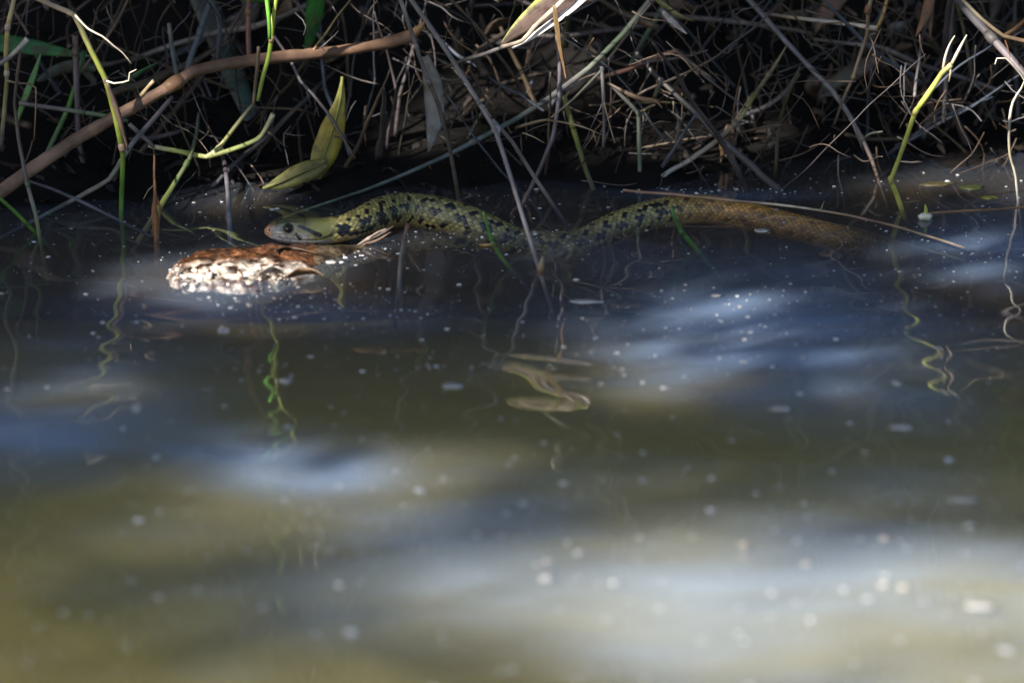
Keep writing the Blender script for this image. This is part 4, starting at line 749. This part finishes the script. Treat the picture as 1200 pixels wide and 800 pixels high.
# ------------------------------------------------------------------ dark tangle behind: single stems and dead leaves, then litter
def inside_bank(p): return p.z < ground_z(p.x, p.y) - .004
MARKS = [(60, 50, 'the broad green blade'), (130, 110, 'the bent white stem'), (230, 85, 'the branch knot'), (310, 60, 'the forked green stem'), (385, 150, 'the yellow leaf'), (365, 30, 'the toothed green blade'), (450, 50, 'the broken branch end'), (510, 120, 'the torn grey leaf'), (580, 150, 'the long jointed stem'),
         (640, 30, 'the white edged leaf'), (660, 90, 'the rusty shred'), (707, 120, 'the straight tan twig'), (750, 130, 'the grey green fork'), (800, 15, 'the olive leaf'), (800, 70, 'the pinkish bent stem'), (850, 170, 'the ragged stump'), (905, 80, 'the split pale tip'), (950, 25, 'the white ended stem'), (960, 90, 'the diagonal grey stem'), (1010, 60, 'the knobbly twig'), (1000, 85, 'the broad dull leaf'),
         (1085, 20, 'the split rusty leaf'), (1100, 90, 'the yellow stem tip'), (1120, 140, 'the low dark branch'), (1160, 45, 'the thick grey stem'), (1190, 100, 'the white root'), (40, 160, 'the joint rootlets'), (20, 215, 'the thick branch foot'), (150, 170, 'the grey stub'), (215, 180, 'the kinked stem'), (265, 200, 'the wet shining stem'), (440, 140, 'the low reddish root')]
USED = set()
def where(px, py, rank=0):
    px = min(max(px, 0), 1200); py = min(max(py, 0), 260)
    m = sorted(MARKS, key=lambda q: math.hypot(q[0] - px, q[1] - py))[rank]; dx, dy = px - m[0], py - m[1]
    if math.hypot(dx, dy) < 14: return 'right behind ' + m[2]
    if abs(dx) > abs(dy): return ('just right of ' if dx > 0 else 'just left of ') + m[2]
    return ('just below ' if dy > 0 else 'just above ') + m[2]
def build_tangle():
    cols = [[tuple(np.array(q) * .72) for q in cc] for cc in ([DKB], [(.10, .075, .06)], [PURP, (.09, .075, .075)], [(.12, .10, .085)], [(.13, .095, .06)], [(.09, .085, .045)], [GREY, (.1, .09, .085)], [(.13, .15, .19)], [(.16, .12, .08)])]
    names = ['dark brown', 'brown', 'purplish', 'grey brown', 'tan brown', 'olive', 'grey', 'bluish grey', 'tan']
    for i in range(298):
        px = rng.uniform(-60, 1260); py = rng.uniform(-60, 205); y = rng.uniform(.10, .32) + max(0, (100 - py)) * .0003
        ang = rng.normal(math.pi / 2, .75) if rng.random() < .65 else rng.uniform(0, math.pi); ln = rng.uniform(60, 260)
        dx, dy = math.cos(ang) * ln / 2, -math.sin(ang) * ln / 2
        a = ony(px - dx, py - dy, y + rng.normal(0, .03)); e = ony(px + dx, py + dy, y + rng.normal(0, .05)); m = a.lerp(e, .5) + Vector(rng.normal(0, .006, 3))
        if a.z < -.05: a = a.lerp(e, min(.8, (-.05 - a.z) / max(1e-5, e.z - a.z)) if e.z > a.z else 0)
        if e.z < -.05: e = e.lerp(a, min(.8, (-.05 - e.z) / max(1e-5, a.z - e.z)) if a.z > e.z else 0)
        m = a.lerp(e, .5) + Vector(rng.normal(0, .006, 3))
        ci = int(rng.integers(len(cols))); r = float(np.clip(rng.lognormal(math.log(.86), .5), .4, 2.6)) * MM
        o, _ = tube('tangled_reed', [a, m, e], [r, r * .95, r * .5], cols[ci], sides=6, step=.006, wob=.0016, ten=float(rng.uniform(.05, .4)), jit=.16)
        lean = 'upright' if abs(dx) < abs(dy) * .35 else ('level' if abs(dy) < abs(dx) * .3 else ('right leaning' if dx * -dy > 0 else 'left leaning'))
        size = 'hair thin' if r < .00075 else ('slim' if r < .0012 else ('stout' if r < .0018 else 'thick'))
        lab = next((q for q in (f"{size} {lean} {names[ci]} dry reed {where(px, py, k)}" for k in range(4)) if q not in USED), f"{size} {lean} {names[ci]} dry reed {where(px, py)}"); USED.add(lab)
        tag(o, lab, 'reed', 'dry reeds tangled along the bank')
    for i in range(270):
        px = rng.uniform(-40, 1240); py = rng.uniform(-40, 150) if rng.random() < .75 else rng.uniform(120, 185); y = rng.uniform(.2, .34)
        p = ony(px, py, y); l = rng.uniform(.010, .026); d = Vector((rng.normal(0, .7), rng.normal(0, .4), -abs(rng.normal(.6, .5)))).normalized()
        if p.z < .004: continue
        hw = rng.uniform(4, 11)
        P = [p, p + d * l * .5 + Vector(rng.normal(0, .002, 3)), p + d * l + Vector(rng.normal(0, .004, 3))]
        li = int(rng.integers(5)); c = [(.075, .055, .042), (.10, .07, .05), (.10, .10, .11), (.13, .08, .045), (.06, .05, .045)][li]; lname = ['dark brown', 'brown', 'grey', 'rusty', 'blackish'][li]
        ws = f"{'tiny' if hw < 6 else ('small' if hw < 8.5 else 'broad')} {'long' if l > .019 else 'short'} crumpled {lname} leaf "; lab = next((q for q in (ws + where(px, py, k) for k in range(4)) if q not in USED), ws + where(px, py)); USED.add(lab)
        leaf('withered_leaf', lab, 'leaf', None, None, [1, hw, hw * .8, 1], [c], group='withered leaves caught in the tangle', P=P, twist=float(rng.uniform(-60, 60)), fold=float(rng.uniform(-.4, .6)), wav=.9, step=.003)
    # fibrous roots and litter too fine to pick apart
    V = []; F = []; C = []; U = []
    for i in range(1200):
        px = rng.uniform(-40, 1240); py = rng.uniform(-30, 215); y = rng.uniform(.09, .33); p = ony(px, py, y)
        if p.z < 0: continue
        d = Vector(rng.normal(0, 1, 3)); d.z -= .6; d.normalize(); l = rng.uniform(.012, .05); P = [p]
        for k in range(4): d = (d + Vector(rng.normal(0, .24, 3))).normalized(); P.append(P[-1] + d * l / 4)
        v, f, c, u, _, _ = tube_data(P, [.0005, .0003, .0002], [[DKB], [(.13, .095, .07)], [(.08, .07, .065)], [(.10, .095, .10)]][int(rng.integers(4))], step=.004, sides=4)
        b = len(V); V += v; C += c; U += u; F += [tuple(b + q for q in ff) for ff in f]
    for i in range(650):       # flat debris on the bank slope
        x = rng.uniform(-.42, .42); y = shore(x) + abs(rng.normal(0, .12)) - .01; z = max(ground_z(x, y), 0) + .002; b = len(V); r = rng.uniform(.002, .008); a = rng.uniform(0, 6.28); tl = rng.normal(0, .5)
        c = np.array([(.02, .015, .012), (.034, .026, .02), (.022, .02, .02)][int(rng.integers(3))]); ns = 5; lg = rng.uniform(.004, .016); wdd = rng.uniform(.0006, .0026); cu = rng.normal(0, 60)
        for q in range(ns + 1):
            t = q / ns - .5; aa = a + cu * t * lg; cxx = x + math.cos(aa) * t * lg; cyy = y + math.sin(aa) * t * lg; zz = z + .003 * tl + t * lg * tl + rng.normal(0, .0005); ww = wdd * (1 - abs(2 * t) ** 3) * rng.uniform(.5, 1.2) + .0001
            V += [Vector((cxx - math.sin(aa) * ww, cyy + math.cos(aa) * ww, zz + rng.normal(0, .0006))), Vector((cxx + math.sin(aa) * ww, cyy - math.cos(aa) * ww, zz + ww * .8))]; C += [c * rng.uniform(.7, 1.2)] * 2; U += [(0, t * .1), (1, t * .1)]
        for q in range(ns): F.append((b + 2 * q, b + 2 * q + 1, b + 2 * q + 3, b + 2 * q + 2))
    tag(mesh_obj('litter', V, F, M_STEM, None, np.array(C), np.array(U)), kind='stuff')
build_tangle()
# ------------------------------------------------------------------ flecks drifting on the water
def build_flecks():
    V = []; F = []; C = []
    def add(p, r, c, fl=.45):
        b = len(V); a0 = rng.uniform(0, 6.28); el = rng.uniform(.6, 1)
        for k, (rr, zz) in enumerate(((1, 0), (.75, .6))):
            for m in range(6):
                a = a0 + m * 1.047 + k * .5; q = r * rr * rng.uniform(.8, 1.2); V.append((p.x + math.cos(a) * q, p.y + math.sin(a) * q * el, p.z + zz * r * fl)); C.append(c)
        V.append((p.x, p.y, p.z + r * fl)); C.append(c)
        for m in range(6):
            m2 = (m + 1) % 6; F.append((b + m, b + m2, b + 6 + m2, b + 6 + m)); F.append((b + 6 + m, b + 6 + m2, b + 12, b + 12))
    for i in range(1200):
        py = 200 + 620 * rng.random() ** 1.25; px = rng.uniform(-30, 1230); p = onz(px, py, .0002)
        if p.y > shore(p.x) - .01: continue
        near = smooth(330, 700, py); r = float(np.clip(rng.lognormal(math.log(.0006), .5), .0003, .002)) * (1 + 1.1 * near)
        if near > .3 and rng.random() < .45: continue
        c = np.array([(.7, .69, .66), (.42, .38, .34), (.5, .52, .56)][int(rng.integers(3))])
        add(p, r, c)
    for i in range(1100):
        px = rng.uniform(-20, 1220); py = 205 + 260 * rng.random() ** 1.1; p = onz(px + 25 * noise.noise(Vector((py * .03, px * .01, 0))), py, .0002)
        if p.y > shore(p.x) - .01 or noise.noise(Vector((px * .011, py * .03, 7))) < -.12: continue
        add(p, float(np.clip(rng.lognormal(math.log(.00034), .4), .0002, .0008)), np.array((.85, .83, .8)) * rng.uniform(.5, 1))
    for cx_, cy_, sx, sy, n in ((880, 380, 70, 25, 60), (850, 224, 45, 2.5, 50), (400, 295, 30, 8, 40), (560, 275, 60, 14, 60), (1150, 285, 60, 25, 40), (330, 350, 70, 12, 40), (420, 360, 60, 12, 40), (960, 640, 200, 60, 40), (500, 650, 150, 60, 40)):
        for i in range(n):
            p = onz(rng.normal(cx_, sx), rng.normal(cy_, sy), .0002); add(p, float(np.clip(rng.lognormal(math.log(.0006), .5), .0003, .0018)) * (1.6 if cy_ > 600 else 1), np.array((.85, .84, .82)) * (.6 if cy_ > 600 else 1))
    F2 = [f if f[2] != f[3] else f[:3] for f in F]
    tag(mesh_obj('flecks', V, F2, M_FLEK, None, np.array(C)), kind='stuff')
build_flecks()
